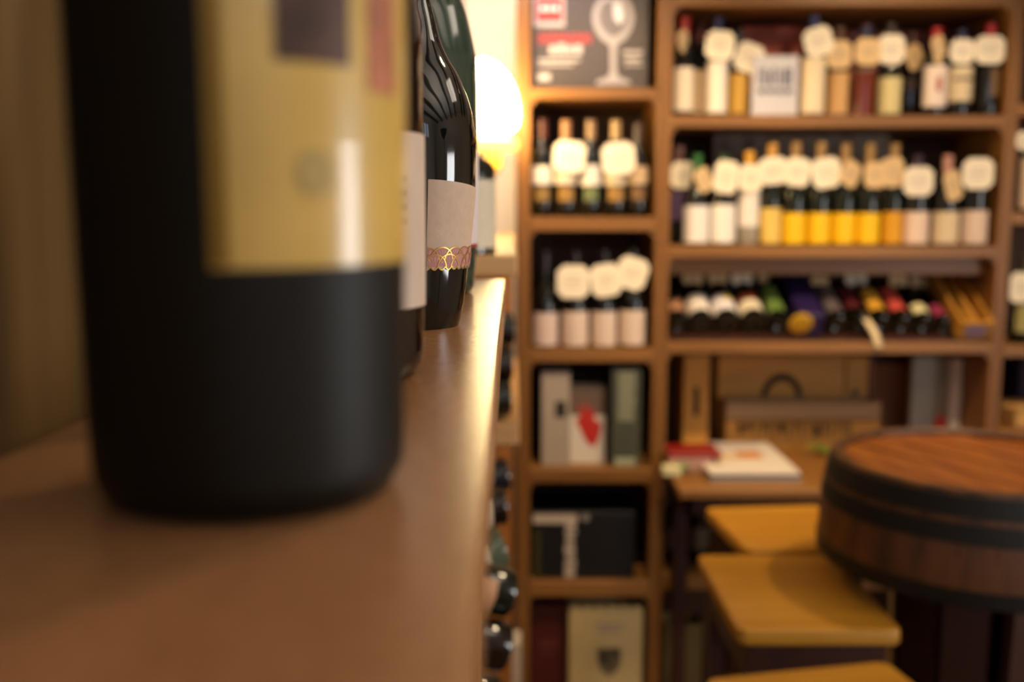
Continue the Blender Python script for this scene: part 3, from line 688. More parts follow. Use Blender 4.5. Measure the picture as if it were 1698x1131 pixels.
# cartons standing behind the bottles
def backbox(label, x0, x1, ytop, Y, board, m, depth=.12):
    a = at(x0, 150, Y).x; b = at(x1, 150, Y).x; zb = Z(board)+.0012; h = at(x0, ytop, Y).z-zb
    r = root('wine_carton', label, 'box', ((a+b)/2, Y, zb), 0, 'cartons behind the bottles')
    MB().box((-(b-a)/2, 0, 0), ((b-a)/2, depth, h), .002).build('carton', m, r)
    MB().box((-(b-a)/2+.01, -.0006, h*.90), ((b-a)/2-.01, -.0001, h*.915)).build('edge_line', M_BLACK, r, False)
backbox('red brown carton behind the white display card on the top row', 1226, 1330, 44, BY+.20, 191, pm('b04a2a'))
backbox('dim red carton behind the amber and olive-labelled bottles', 1396, 1524, 52, BY+.22, 191, pm('8a4030'))
backbox('grey brown carton behind the champagne bottles', 1186, 1478, 222, BY+.22, 408, pm('6a5848'))
# ------------------------------------------------------------------ third row of the wide bookcase: bottles lying on an incline
zI = Z(568)
ramp = MB(); ya, yb = BY+.03, BY+.325; rise = .150
ramp.loft([[(VX1+.002, ya, zI), (VX1+.002, yb, zI), (VX1+.002, yb, zI+rise), (VX1+.002, ya, zI+.006)], [(RX0-.002, ya, zI), (RX0-.002, yb, zI), (RX0-.002, yb, zI+rise), (RX0-.002, ya, zI+.006)]])
rp = ramp.build('display_ramp', W_DARK, None, False); tag(rp, 'dark sloping wooden display ramp under the lying bottles of the third row', 'display stand')
slope = math.atan2(rise-.006, yb-ya)
GI = 'bottles lying on the sloping display'
def incl(px, label, labc=None, z0=.06, z1=.17, glass=None, cap='2a1410', R=.038, nt=None, kind='bordeaux', a=(-75, 75), yaw=0, cat='wine bottle', crest=None):
    x = at(px, 545, BY+.05).x
    loc = Vector((x, ya+.008, zI+.012+R/math.cos(slope)))
    r = bottle('wine_bottle', label, loc, kind, R, .285, glass or M_GLASS_DK, cap, .8, (z0, z1, labc, *a) if labc else None, None, nt, rot=(-(PI/2-slope), 0, yaw), group=GI, cat=cat, crest=crest)
    return r
# bottle's own +z (neck) points up the incline to the back; label angle 0 (-Y local) faces up
def flip_inclined(r):
    r.rotation_mode = 'QUATERNION'
    # local z -> (0, cos s, sin s); local -y -> (0, -sin s, cos s) (up)
    s_, c_ = math.sin(slope), math.cos(slope)
    M = Matrix(((1, 0, 0), (0, s_, c_), (0, -c_, s_)))   # columns: x->x, y->(0,s,-c), z->(0,c,s)
    r.rotation_quaternion = (Matrix.Rotation(r.get('turn', 0.0), 3, 'Z') @ M).to_quaternion()
    if 'turn' in r: del r['turn']
tg = lambda z, w_, h_, dx=0, roll=0, col=0: (dx, z, w_, h_, roll, col, 0, .9)
rows = [
 (1126, 'dark bottle at the left upright lying on the sloping display', 'b08060', .05, .12, None, .030),
 (1162, 'lying bottle with a white label, leftmost of the three white ones', 'f0e6da', .028, .12, tg(.21, .064, .045, 0, .1, 1), .037),
 (1205, 'lying bottle with a white and yellow label, middle of the three white ones', 'ece6ea', .028, .115, tg(.21, .060, .045, 0, -.2, 1), .038),
 (1249, 'lying bottle with a cream label below a rusty red band, third white one', 'e8dac0', .028, .085, tg(.205, .064, .05, -.005, .2, 0), .038),
 (1290, 'lying bottle with a green label on the sloping display', '66803a', .035, .22, tg(.25, .03, .03, 0, 0, 1), .034),
 (1386, 'lying bottle with a dark grey label right of the purple box', '5c5050', .03, .18, tg(.225, .055, .035, 0, .1, 1), .034),
 (1423, 'lying dark bottle with a narrow red label beside the dark grey label', '501018', .06, .2, None, .032),
 (1459, 'lying bottle with an ochre yellow label on the sloping display', 'd09a30', .045, .22, tg(.255, .07, .05, -.01, 0, 0), .033),
 (1495, 'lying bottle with a salmon red label on the sloping display', 'c04a40', .045, .21, None, .032),
 (1530, 'lying bottle with a white and yellow label beside the salmon red one', 'd8d0a0', .03, .08, tg(.235, .06, .045, -.01, .25, 1), .032),
 (1562, 'lying bottle with a magenta label beside the open wooden box', '8e2c4c', .03, .09, tg(.235, .05, .04, 0, .25, 1), .028)]
for px, lb_, c, z0, z1, nt, R in rows:
    nar = R < .035
    r = incl(px, lb_, c, z0, z1, nt=nt, R=R, a=(-48, 48) if nar else (-80, 80), kind='bordeaux')
    flip_inclined(r)
    if 'rusty' in lb_:
        pr = refine(PROF['bordeaux'](R, .285)); patch(pr, .09, .12, -75, 75, .0005).build('rust_band', pm('a04a2c'), r)
    if 'middle of the three' in lb_:
        pr = refine(PROF['bordeaux'](R, .285)); patch(pr, .085, .112, -5, 50, .0009).build('yellow_print', pm('d8b828'), r)
def Rinc(r): 
    s_, c_ = math.sin(slope), math.cos(slope)
    r.rotation_mode = 'QUATERNION'; r.rotation_quaternion = Matrix(((1, 0, 0), (0, s_, c_), (0, -c_, s_))).to_quaternion()
# purple gift box with a gold seal
x = at(1339, 545, BY+.05).x
pbx = root('gift_box', 'purple bottle gift box lying on the sloping display with a gold round seal', 'gift box', (x, ya+.006, zI+.012)); Rinc(pbx)
MB().box((-.040, -.082, 0), (.040, -.004, .285), .004).build('box_body', mat('purple_card', '241745', .4, noise=.1, scale=30), pbx)
k = MB(); k.lathe([(0.001, 0), (.036, 0), (.037, .002), (.034, .004), (.001, .004)], 32)
sl = root('x', '', ''); bpy.data.objects.remove(sl)
k.xf(Matrix.Translation((at(1334, 545, BY-.03).x-x, -.052, -.001)) @ Matrix.Rotation(PI, 4, 'X')); k.build('gold_seal', mat('gold_seal', 'dca82c', .35, metal=.2, noise=.1, scale=60), pbx)
k = MB()
for i in range(20):
    t0, t1 = 2*PI*i/20, 2*PI*(i+1)/20
    b = len(k.v); k.v += [(.022*math.cos(t0), .022*math.sin(t0), 0), (.022*math.cos(t1), .022*math.sin(t1), 0), (.019*math.cos(t1), .019*math.sin(t1), 0), (.019*math.cos(t0), .019*math.sin(t0), 0)]; k.f.append([b, b+1, b+2, b+3])
k.xf(Matrix.Translation((at(1334, 545, BY-.03).x-x, -.052, -.0056))); k.build('seal_ring', mat('dark_gold', '7a5c18', .4), pbx, False)
# hanging white paper ribbon over the edge
hx = at(1450, 540, BY).x
rb = MB(); pts = [(-.025, .05, .085), (-.012, .02, .06), (0, -.006, .03), (.008, -.012, .004), (.012, -.014, -.012)]
rb.loft([[(hx+a-.011, BY+b, zI+c), (hx+a+.011, BY+b, zI+c), (hx+a+.011, BY+b+.0012, zI+c+.0012), (hx+a-.011, BY+b+.0012, zI+c+.0012)] for a, b, c in pts])
tag(rb.build('paper_strip', pm('cbb48c')), 'pale paper strip hanging over the third board below the ochre label', 'paper strip')
# open wooden box on the incline
ox0 = at(1572, 540, BY+.02).x; 
bw = .100
ob = root('wooden_box', 'open pale wooden bottle box tilted on the display at the right upright', 'box', (at(1617, 545, BY).x, ya-.02, zI+.010)); Rinc(ob)
ob.rotation_quaternion = (Matrix.Rotation(0.0, 3, 'Z') @ Matrix(((1, 0, 0), (0, math.sin(slope+.08), math.cos(slope+.08)), (0, -math.cos(slope+.08), math.sin(slope+.08))))).to_quaternion()
# local: z up the slope (length), -y up
k = MB(); k.box((-bw/2, -.008, 0), (bw/2, 0, .33)); k.build('bottom', W_CRATE_UP, ob, False)
for s_ in (-1, 1): MB().box((s_*bw/2, -.062, 0), (s_*(bw/2-.009), -.008, .33), .001).build('side', W_CRATE_UP, ob)
MB().box((-bw/2+.009, -.062, 0), (bw/2-.009, -.008, .010), .001).build('end_panel', W_CRATE_UP, ob)
MB().box((-bw/2+.009, -.062, .32), (bw/2-.009, -.008, .33), .001).build('end_panel', W_CRATE_UP, ob)
MB().box((-.032, -.05, -.0008), (.032, -.012, -.0001)).build('end_label', mat('lilac_label', '8c7894', .6), ob, False)
MB().box((-.006, -.058, .010), (.006, -.050, .32), .001).build('centre_slat', W_CRATE_UP, ob)

# ------------------------------------------------------------------ narrow bookcase contents
# top cell: glass carton
gb = root('glassware_box', 'dark grey carton with a wine glass picture in the top cell', 'box', (at(978, 140, BY+.03).x, BY+.03, Z(146)+.0012))
gw = (1072-884)/FPX*3.05; gh = .30
MB().box((-gw/2, 0, 0), (gw/2, .24, gh), .002).build('carton', mat('dark_grey_card', '463d39', .5, noise=.04, scale=20), gb)
def gxy(px, py): p = at(px, py, BY+.03); return (p.x-gb.location.x, p.z-gb.location.z)
def slab(name, x0, y0, x1, y1, m, par=gb, f=gxy, th=.0006, yy=0):
    a = f(x0, y0); b = f(x1, y1); return MB().box((a[0], yy-th, b[1]), (b[0], yy-.0001, a[1])).build(name, m, par, False)
slab('logo_border', 886, -8, 936, 44, mat('dim_white_print', 'b4aaa4', .6))
slab('red_logo', 890, -4, 932, 36, mat('box_red', 'a8302c', .5), th=.0012)
for i, (a, b) in enumerate(((896, 906), (909, 915), (918, 926))): slab('logo_lettering', a, 10, b, 18, M_WHITE, th=.0016)
k = MB()
for (a, b) in ((893, 901), (904, 910), (913, 921), (924, 930), (933, 941), (944, 950), (953, 961), (964, 972), (975, 980)):
    p = gxy(a, 56); q = gxy(b, 72); k.box((p[0], -.0006, q[1]), (q[0], -.0001, p[1]))
k.build('red_lettering', mat('box_red', 'a8302c', .5), gb, False)
k = MB()
for (a, b, y0, y1) in ((911, 922, 76, 90), (925, 937, 72, 90), (940, 950, 76, 90), (953, 965, 74, 90), (892, 962, 98, 102), (892, 950, 106, 109), (892, 912, 122, 134)):
    p = gxy(a, y0); q = gxy(b, y1); k.box((p[0], -.0006, q[1]), (q[0], -.0001, p[1]))
k.build('white_lettering', mat('dim_white_print', 'b4aaa4', .6), gb, False)
k = MB()
for (a, b, y0, y1) in ((1033, 1066, 84, 90), (1036, 1062, 96, 102), (1036, 1066, 106, 109)):
    p = gxy(a, y0); q = gxy(b, y1); k.box((p[0], -.0006, q[1]), (q[0], -.0001, p[1]))
k.build('side_lettering', mat('dim_white_print', 'b4aaa4', .6), gb, False)
gl = [(1003, -4), (994, -2), (985, 12), (982, 30), (986, 48), (996, 64), (1010, 74), (1012, 80), (1012, 118), (1008, 128), (990, 134), (988, 140), (1046, 140), (1044, 134), (1026, 128), (1022, 118), (1022, 80), (1024, 74), (1038, 64), (1048, 48), (1052, 30), (1049, 12), (1040, -2), (1031, -4)]
k = MB(); k.v = [(*[gxy(a, b)[0]], -.0008, gxy(a, b)[1]) for a, b in gl]; cpt = gxy(1017, 60); n_ = len(k.v)
k.f = [list(range(n_))]; k.build('glass_picture', mat('glass_picture_print', 'a39a96', .5), gb, False)
gi = [(1003, 2), (995, 12), (992, 30), (997, 46), (1008, 58), (1017, 61), (1026, 58), (1037, 46), (1042, 30), (1039, 12), (1031, 2)]
k = MB(); k.v = [(gxy(a, b)[0], -.0011, gxy(a, b)[1]) for a, b in gi]; k.f = [list(range(len(k.v)))]; k.build('glass_bowl_picture', mat('glass_inner_print', '6e6562', .5), gb, False)
gi = [(1017, 6), (1028, 4), (1034, 18), (1034, 34), (1026, 40), (1018, 30)]
k = MB(); k.v = [(gxy(a, b)[0], -.0014, gxy(a, b)[1]) for a, b in gi]; k.f = [list(range(len(k.v)))]; k.build('glint_picture', mat('glint_print', 'd8d4d0', .5), gb, False)
# fourth cell: books
zB = Z(777)
def bookbox(name, label, cat, x0, x1, ytop, Y, depth, m, rz=0, board=777):
    a = at(x0, 700, Y).x; b = at(x1, 700, Y).x; h = at((x0+x1)/2, ytop, Y).z-Z(board)
    r = root(name, label, cat, ((a+b)/2, Y, Z(board)+.0012), rz)
    MB().box((-(b-a)/2, 0, 0), ((b-a)/2, depth, h), .0015).build('cover', m, r); return r, b-a, h
bk, bw_, bh_ = bookbox('book', 'thick beige grey book standing at the left of the books cell', 'book', 898, 945, 618, BY+.03, .20, pm('b0a090'))
MB().box((-bw_*.02, -.0008, bh_*.52), (bw_*.36, -.0001, bh_*.69)).build('spine_mark', M_INK, bk, False)
MB().box((bw_*.47, -.0006, .002), (bw_*.5, .0, bh_)).build('spine_edge', M_GREY, bk, False)
bk, bw_, bh_ = bookbox('book', 'white book with a red splash on its cover, middle of the books cell', 'book', 945, 1003, 640, BY+.06, .035, pm('ddd2c4'), 0)
k = MB(); splash = [(-.35, .55), (-.2, .62), (-.28, .78), (-.1, .66), (-.05, .82), (.06, .64), (.2, .74), (.2, .58), (.42, .5), (.34, .34), (.22, .22), (.05, .24), (-.1, .34), (-.22, .46)]
k.v = [(a*bw_, -.0008, b*bh_) for a, b in splash]+[(0.05*bw_, -.0008, .5*bh_)]; n_ = len(splash); k.f = [[i, (i+1) % n_, n_] for i in range(n_)]
k.build('red_splash', M_RED, bk, False)
MB().box((-bw_*.5, -.0006, bh_*.62), (bw_*.5, -.0001, bh_*.999)).build('cover_top', mat('taupe_cover', '6a5548', .6), bk, False)
bk, bw_, bh_ = bookbox('book', 'dark green grey book with pale spine lettering at the right of the cell', 'book', 1014, 1062, 610, BY+.02, .20, pm('47493a'))
k = MB(); random.seed(5)
for i in range(16):
    zz = bh_*(.95-i*.031); k.box((-bw_*.28, -.0008, zz-.0045), (bw_*(.22+.1*random.random()), -.0001, zz))
k.build('spine_lettering', mat('pale_green_ink', 'a8a88a', .6), bk, False)
MB().box((-bw_*.36, -.0008, .004), (bw_*.34, -.0001, bh_*.09)).build('spine_foot_print', mat('pale_green_ink', 'a8a88a', .6), bk, False)
# fifth cell: black box
bk, bw_, bh_ = bookbox('wine_box', 'black carton with white vertical lettering in the fifth cell', 'box', 884, 1056, 850, BY+.03, .22, M_BLACK, 0, 965)
def bxy(px, py): p = at(px, py, BY+.03); return (p.x-bk.location.x, p.z-bk.location.z)
slab('white_strip', 884, 853, 957, 868, pm('c8b8a8'), bk, bxy)
k = MB(); random.seed(9)
yy_ = 868
while yy_ < 958:
    h_ = random.choice((6, 9, 12)); a = bxy(936+random.randint(0, 3), yy_); b = bxy(956-random.randint(0, 4), min(yy_+h_, 960)); k.box((a[0], -.0008, b[1]), (b[0], -.0001, a[1])); yy_ += h_+2
k.build('vertical_lettering', pm('c8b8a8'), bk, False)
c0 = bxy(971, 858); k = MB(); k.lathe([(.001, 0), (.013, 0), (.013, .0008), (.001, .0008)], 20); k.xf(Matrix.Translation((c0[0], -.0001, c0[1])) @ Matrix.Rotation(PI/2, 4, 'X')); k.build('round_mark', M_GREY, bk, False)
slab('olive_stripe', 886, 880, 896, 958, mat('olive_print', '3c3814', .5), bk, bxy)
# sixth cell: red box and cream bag
zbx = Z(1175)
bk, bw_, bh_ = bookbox('wine_box', 'dark red carton beside the cream bag in the lowest cell', 'box', 880, 943, 1003, BY+.05, .22, mat('dark_red_card', '501612', .5, noise=.06), 0, 1175)
k = MB()
for zz, a, b in ((.80, -.3, .3), (.62, -.2, .22), (.58, -.3, .3), (.50, -.16, .16)): k.box((a*bw_, -.0008, zz*bh_-.002), (b*bw_, -.0001, zz*bh_+.002))
k.build('faint_lettering', mat('rose_ink', '7a4038', .6), bk, False)
bk, bw_, bh_ = bookbox('paper_bag', 'cream bag with a scalloped top and dark shield crest in the lowest cell', 'bag', 946, 1072, 1012, BY+.02, .16, pm('c8b07c'), 0, 1175)
k = MB()
nsc = 6
for i in range(nsc):
    xa = -bw_/2+bw_*i/nsc; w1 = bw_/nsc
    poly = [(xa+w1*.08, bh_-.004), (xa+w1*.92, bh_-.004), (xa+w1*.86, bh_+.010), (xa+w1*.65, bh_+.014), (xa+w1*.35, bh_+.014), (xa+w1*.14, bh_+.010)]
    k.prism(poly, -.002, .004, 'Y')
k.build('scalloped_edge', pm('c8b07c'), bk, False)
def bxy(px, py): p = at(px, py, BY+.02); return (p.x-bk.location.x, p.z-bk.location.z)
sh = [(990, 1074), (1030, 1074), (1030, 1098), (1024, 1112), (1010, 1122), (996, 1112), (990, 1098)]
k = MB(); k.v = [(bxy(a, b)[0], -.0008, bxy(a, b)[1]) for a, b in sh]; k.f = [list(range(7))]; sh_o = k.build('shield_crest', mat('crest_ink', '6e6244', .6), bk, False)
k = MB()
for (a, b, c, d) in ((995, 1080, 1008, 1096), (1012, 1078, 1026, 1088), (1001, 1098, 1012, 1104), (1016, 1092, 1020, 1104)):
    p = bxy(a, b); q = bxy(c, d); k.box((p[0], -.0014, q[1]), (q[0], -.0009, p[1]))
k.build('crest_charges', M_INK, sh_o, False)
k = MB()
for y_, a, b in ((1036, 985, 1036), (1046, 992, 1030)):
    p = bxy(a, y_-2); q = bxy(b, y_+2); k.box((p[0], -.0008, q[1]), (q[0], -.0001, p[1]))
k.build('small_lettering', M_GREY, bk, False)

# ------------------------------------------------------------------ desk contents
def crate(name, label, x0, x1, ytop, Y, m, board=DZ, thick=.03, cat='crate'):
    a = at(x0, 650, Y).x; b = at(x1, 650, Y).x; h = at((x0+x1)/2, ytop, Y).z-board
    r = root(name, label, cat, ((a+b)/2, Y, board+.0012)); return r, b-a, h
# crate end with a handle slot (left)
r, cw, ch = crate('wooden_crate', 'pale wooden crate end with a vertical handle slot at the left of the desk', 1134, 1176, 590, BY+.20, W_CRATE_UP)
s0, s1 = ch*.38, ch*.68; sw = .010
k = MB(); k.box((-cw/2, 0, 0), (-sw, .18, ch)).box((sw, 0, 0), (cw/2, .18, ch)).box((-sw, 0, 0), (sw, .18, s0)).box((-sw, 0, s1), (sw, .18, ch)); k.build('panel', W_CRATE_UP, r, False)
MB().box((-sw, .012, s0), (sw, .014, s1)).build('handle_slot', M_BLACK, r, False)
# large crate with the burnt arch mark
r, cw, ch = crate('wooden_crate', 'large pale wooden wine crate with a burnt dark arch mark', 1190, 1400, 590, BY+.345, W_CRATE)
MB().box((-cw/2, 0, 0), (cw/2, .055, ch), .002).build('front_panel', W_CRATE, r)
k = MB(); Ya = BY+.345; pc = at(1296, 662, Ya); n = 28; ro, ri = 38/FPX*3.2, 27/FPX*3.2
for i in range(n+1):
    t = -.25+(PI+.5)*i/n
    for rr in (ro, ri): k.v.append((pc.x-r.location.x+rr*math.cos(t), -.0008, pc.z-DZ+rr*1.28*math.sin(t)-.004))
for i in range(n): k.f.append([2*i, 2*i+1, 2*i+3, 2*i+2])
k.build('burnt_arch', mat('burnt_brown', '32200c', .8), r, False)
k = MB()
for i in range(9): k.box((-cw*.08+i*.0095, -.0008, ch*.20), (-cw*.08+i*.0095+.006, -.0001, ch*.26))
k.build('branding', mat('burnt_brown', '32200c', .8), r, False)
# second crate end with hole
r, cw, ch = crate('wooden_crate', 'narrow pale crate end with a round finger hole right of the arch mark', 1402, 1439, 592, BY+.345, W_CRATE_UP)
MB().box((-cw/2, 0, 0), (cw/2, .055, ch), .0015).build('end_panel', W_CRATE_UP, r)
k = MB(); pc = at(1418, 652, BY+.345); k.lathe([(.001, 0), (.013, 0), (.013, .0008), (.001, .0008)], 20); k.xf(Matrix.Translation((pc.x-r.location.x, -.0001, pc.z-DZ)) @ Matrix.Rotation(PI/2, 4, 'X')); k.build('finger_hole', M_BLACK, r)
r, cw, ch = crate('wooden_box', 'flat reddish brown wooden box between the crates and the white books', 1442, 1504, 592, BY+.345, W_BACK_RED, cat='box')
MB().box((-cw/2, 0, 0), (cw/2, .055, ch), .0015).build('front_panel', wood('rosy_wood', '7e5038', '8e5c40', .6, 'Z'), r)
MB().box((-cw/2, -.003, ch*.92), (cw/2, 0, ch), .001).build('lid_edge', W_DARK, r)
# low grey crate with lettering in front
YC = BY+.235
r, cw, ch = crate('wooden_crate', 'low grey brown crate with dark painted lettering in front of the tall crates', 1205, 1462, 668, YC, W_CRATE2)
MB().box((-cw/2, 0, 0), (cw/2, .012, ch*.62), .001).build('front_panel', W_CRATE, r)
MB().box((-cw/2, -.002, ch*.66), (cw/2, .012, ch), .001).build('top_slat', W_CRATE2, r)
MB().box((-cw/2, .09, 0), (cw/2, .102, ch), .001).build('rear_panel', W_CRATE2, r)
for s_ in (-1, 1): MB().box((s_*cw/2, .012, 0), (s_*(cw/2-.012), .09, ch), .001).build('side_panel', W_CRATE2, r)
MB().box((-cw/2+.012, .012, 0), (cw/2-.012, .09, .008)).build('bottom', W_CRATE2, r)
k = MB(); random.seed(12); xx = -cw*.42
while xx < cw*.30:
    lw = random.choice((.014, .02, .026)); lh = ch*random.uniform(.22, .34); zt0 = ch*.60
    k.box((xx, -.0008, zt0-lh), (xx+.006, -.0001, zt0)); 
    if lw > .014: k.box((xx+lw-.008, -.0008, zt0-lh*.9), (xx+lw-.003, -.0001, zt0)); k.box((xx, -.0008, zt0-lh*random.choice((.2, .5, .9))-.005), (xx+lw-.003, -.0001, zt0-lh*.15))
    xx += lw+.006
k.build('painted_lettering', mat('faded_black_paint', '4a3a22', .8), r, False)
# books standing at the right
r, cw, ch = crate('book', 'white and grey tall book standing on the desk right of the crates', 1512, 1590, 592, BY+.19, M_WHITE, cat='book')
MB().box((-cw/2, 0, 0), (cw*.27, .03, ch), .001).build('cover', mat('grey_cover', '7f7668', .5, noise=.1, scale=12), r)
MB().box((cw*.27, -.02, 0), (cw/2, .16, ch*.99), .001).build('spine', pm('c8bcae'), r)
k = MB(); k.v = [(-cw*.1, -.0008, ch*.18), (cw*.22, -.0008, ch*.12), (cw*.26, -.0008, ch*.34), (cw*.1, -.0008, ch*.42), (-.0, -.0008, ch*.3)]; k.f = [[0, 1, 2, 3, 4]]; k.build('red_picture', M_RED, r, False)
# magazines
def quad_on(z, pts): return [atz(px, py, z) for px, py in pts]
mz = DZ+.030
q = quad_on(mz, ((1165, 782), (1314, 782), (1279, 731), (1150, 733)))
ctr = sum(q, Vector())/4
for i, (z0, z1, m, lb_, sx, dx, dy) in enumerate(((DZ, DZ+.009, pm('a8a4a0'), 'grey edged magazine at the bottom of the pile on the desk', 1.02, .006, .004),
                                    (DZ+.0092, DZ+.0195, mat('dark_magazine', '2c2a2c', .4), 'dark covered magazine in the middle of the pile on the desk', 1.0, .004, 0),
                                    (DZ+.0197, DZ+.030, pm('ece0d2', .35), 'white magazine with an orange picture on top of the pile', 1.0, 0, 0))):
    r = root('magazine', lb_, 'magazine', (ctr.x+dx, ctr.y+dy, z0+.0008), 0, 'magazines piled on the desk')
    Wm = (q[1]-q[0]).length*sx; Dm = abs(q[2].y-q[1].y)*sx
    sk = (q[0].x+q[1].x-q[2].x-q[3].x)/2/ (q[0].y-q[3].y)
    MB().box((-Wm/2, -Dm/2, 0), (Wm/2, Dm/2, z1-z0), .0006).build('pages', m, r)
    if i == 2:
        for (a, b, c, d, hexc) in ((-.28, -.12, .0, .02, 'e0b878'), (-.02, -.1, .26, .12, 'd88838'), (-.38, .1, -.26, .38, 'dcc07a'), (-.2, .2, .3, .34, 'cfc4bc'), (-.36, -.36, -.3, -.05, 'd8c8a0')):
            MB().box((a*Wm, b*Dm, z1-z0), (c*Wm, d*Dm, z1-z0+.0003)).build('cover_picture', pm(hexc), r, False)
# red tin and bits left of magazines
r = root('red_tray', 'low pinkish white packet with a dark red lid at the desk left', 'packet', (at(1142, 745, BY-.03).x+.01, BY-.03, DZ+.001))
MB().box((-.075, -.03, 0), (.055, .10, .048), .004).build('packet', pm('b89080'), r)
MB().box((-.078, -.033, .048), (.09, .103, .062), .004).build('lid', mat('dark_red_lid', '8a1c16', .45), r)
def leafy(name, label, px, py, n, sp, col, seed):
    random.seed(seed); p = atz(px, py, DZ); r = root(name, label, 'plant sprig', (p.x, p.y, DZ+.001))
    st = MB()
    for i in range(n):
        a = random.uniform(0, 2*PI); L = random.uniform(.4, 1)*sp; tip = Vector((math.cos(a)*L, math.sin(a)*L*.6, .008+random.random()*.022))
        st.tube([(0, 0, .004), tip*.6+Vector((0, 0, .006)), tip], .0008, 5)
    st.build('stem', mat('stem_green', '4a5a20', .6), r)
    for i in range(n*3):
        a = random.uniform(0, 2*PI); L = random.uniform(.1, 1)*sp; k = MB()
        for t, wd in ((0, .001), (.3, .007), (.6, .008), (.85, .004), (1, .0005)):
            k.v += [(t*.028, -wd, .004*math.sin(t*PI)), (t*.028, wd, .004*math.sin(t*PI))]
        for t in range(4): k.f.append([2*t, 2*t+1, 2*t+3, 2*t+2])
        M = Matrix.Translation((math.cos(a)*L, math.sin(a)*L*.6, .012+random.random()*.02)) @ Matrix.Rotation(random.uniform(0, 6.3), 4, 'Z') @ Matrix.Rotation(random.uniform(-.7, .3), 4, 'Y')
        k.xf(M); k.build('leaf', col, r)
leafy('green_sprig', 'bright green leafy sprig at the left corner of the desk', 1126, 786, 6, .028, mat('leaf_green', '6c9a30', .5), 4)
leafy('green_sprig', 'green leafy sprig between the magazines and the barrel', 1362, 757, 6, .04, mat('leaf_green', '6c9a30', .5), 6)
r = root('cream_packet', 'small cream packet beside the sprig at the desk left', 'packet', (at(1112, 760, BY-.06).x, BY-.09, DZ+.001))
MB().box((-.03, -.01, 0), (.03, .03, .03), .004).build('packet_body', pm('d8cfa0'), r)
# basket under the desk, lower cell; dark bottle shapes
zs = Z(1175)+.0012
r = root('canvas_bag', 'khaki canvas bag with a rolled rim in the cell left of the stools', 'bag', (at(1128, 1100, BY+.12).x, BY+.12, zs))
bwid = 34/FPX*3.2
k = MB()
def rsq(w_, z, e=.35): return [(w_*math.copysign(abs(math.cos(t))**e, math.cos(t)), .8*w_*math.copysign(abs(math.sin(t))**e, math.sin(t)), z) for t in [2*PI*i/32 for i in range(32)]]
ht = at(1128, 1040, BY+.05).z-zs
k.loft([rsq(bwid*.85, 0), rsq(bwid*.96, .01), rsq(bwid*1.0, ht*.5), rsq(bwid*.98, ht*.92), rsq(bwid*1.03, ht*.94), rsq(bwid*1.05, ht*.97), rsq(bwid*1.0, ht), rsq(bwid*.93, ht*.98), rsq(bwid*.9, ht*.9), rsq(bwid*.85, .02)], True, True)
k.build('bag_body', mat('khaki_canvas', '7c6a3c', .9, noise=.08, scale=60), r)
# dark bottles in the shadow under the desk
for i, (px, lb_) in enumerate(((1118, 'dark bottle in the shadow under the desk, left one'), (1142, 'dark bottle in the shadow under the desk, right one'))):
    bottle('wine_bottle', lb_, (at(px, 900, BY+.12).x+i*.03, BY+.12, Z(952)), 'bordeaux', .036, .26, M_GLASS_BR, '2a1a10', .8, (.05, .12, '5a4a34', -60, 60), group='bottles under the desk')
# books / cloth at the right edge bookcase
r = root('wicker_tray', 'pale woven tray at the right picture edge behind the barrel', 'tray', (at(1705, 700, BY+.05).x, BY+.05, Z(712)+.001))
MB().box((-.06, -.04, 0), (.12, .15, .06), .006).build('tray_body', mat('woven_straw', 'c89858', .8, noise=.25, scale=90), r)
MB().box((-.065, -.045, .06), (.125, -.03, .068), .003).build('rim', mat('woven_straw', 'c89858', .8), r)
r = root('bottle_bag', 'leaning dark violet bag in the right edge bookcase', 'bag', (at(1712, 640, BY+.25).x, BY+.27, Z(712)+.001))
MB().box((-.04, -.01, 0), (.08, .08, .22), .01).build('bag_body', mat('dark_violet_cloth', '38283c', .8), r)
# white carton low between rack and bookcase
r = root('white_carton', 'white carton edge at the foot of the narrow bookcase', 'box', (at(846, 1100, 2.92).x, 2.92, .001))
hq = at(846, 1068, 2.92).z
MB().box((-.05, 0, 0), (.034, .1, hq), .002).build('carton', pm('cfc4b4'), r)

# ------------------------------------------------------------------ barrel table
bc = Vector((0, 0, 0)); BZ = at(1625, 757, 1.95).z
bc = atz(1622, 757, BZ); BR = .278
br = root('barrel_table', 'dark barrel table with an orange wooden top and iron hoops', 'barrel table', (bc.x, bc.y, 0))
BH = .205
zt_ = BZ; zb_ = BZ-BH
def rb_(z):   # barrel stave radius at height
    t = (zt_-z)/BH; return BR+.024*math.sin(min(t, 1.1)*PI*.62)
k = MB()
prof = [(BR-.022, zt_-.030), (BR-.020, zt_-.004), (BR-.016, zt_), (BR-.004, zt_)]+[(rb_(zt_-BH*i/10), zt_-BH*i/10-.001) for i in range(11)]+[(BR-.01, zb_-.002), (.02, zb_-.002), (.02, zt_-.030)]
k.lathe(prof, 72); k.build('staves', W_STAVE, br)
k = MB(); k.lathe([(.001, zt_-.029), (BR-.0215, zt_-.029), (BR-.0215, zt_-.013), (.001, zt_-.012)], 72); k.build('round_top', W_BARREL, br)
k = MB()
for i in range(1, 6):
    y_ = -BR+.095*i; hw = math.sqrt(max(0, (BR-.024)**2-y_**2)); k.box((y_-.0012, -hw, zt_-.0125), (y_+.0012, hw, zt_-.0112))
k.xf(Matrix.Rotation(.5, 4, 'Z')); k.build('board_joints', mat('joint_dark', '4a1e0c', .7), br, False)
def hoop(z0, z1):
    k = MB(); k.lathe([(rb_(z0)+.0002, z0), (rb_(z0)+.0035, z0), (rb_(z1)+.0035, z1), (rb_(z1)+.0002, z1)], 72, ring=True); k.build('iron_hoop', M_IRON, br)
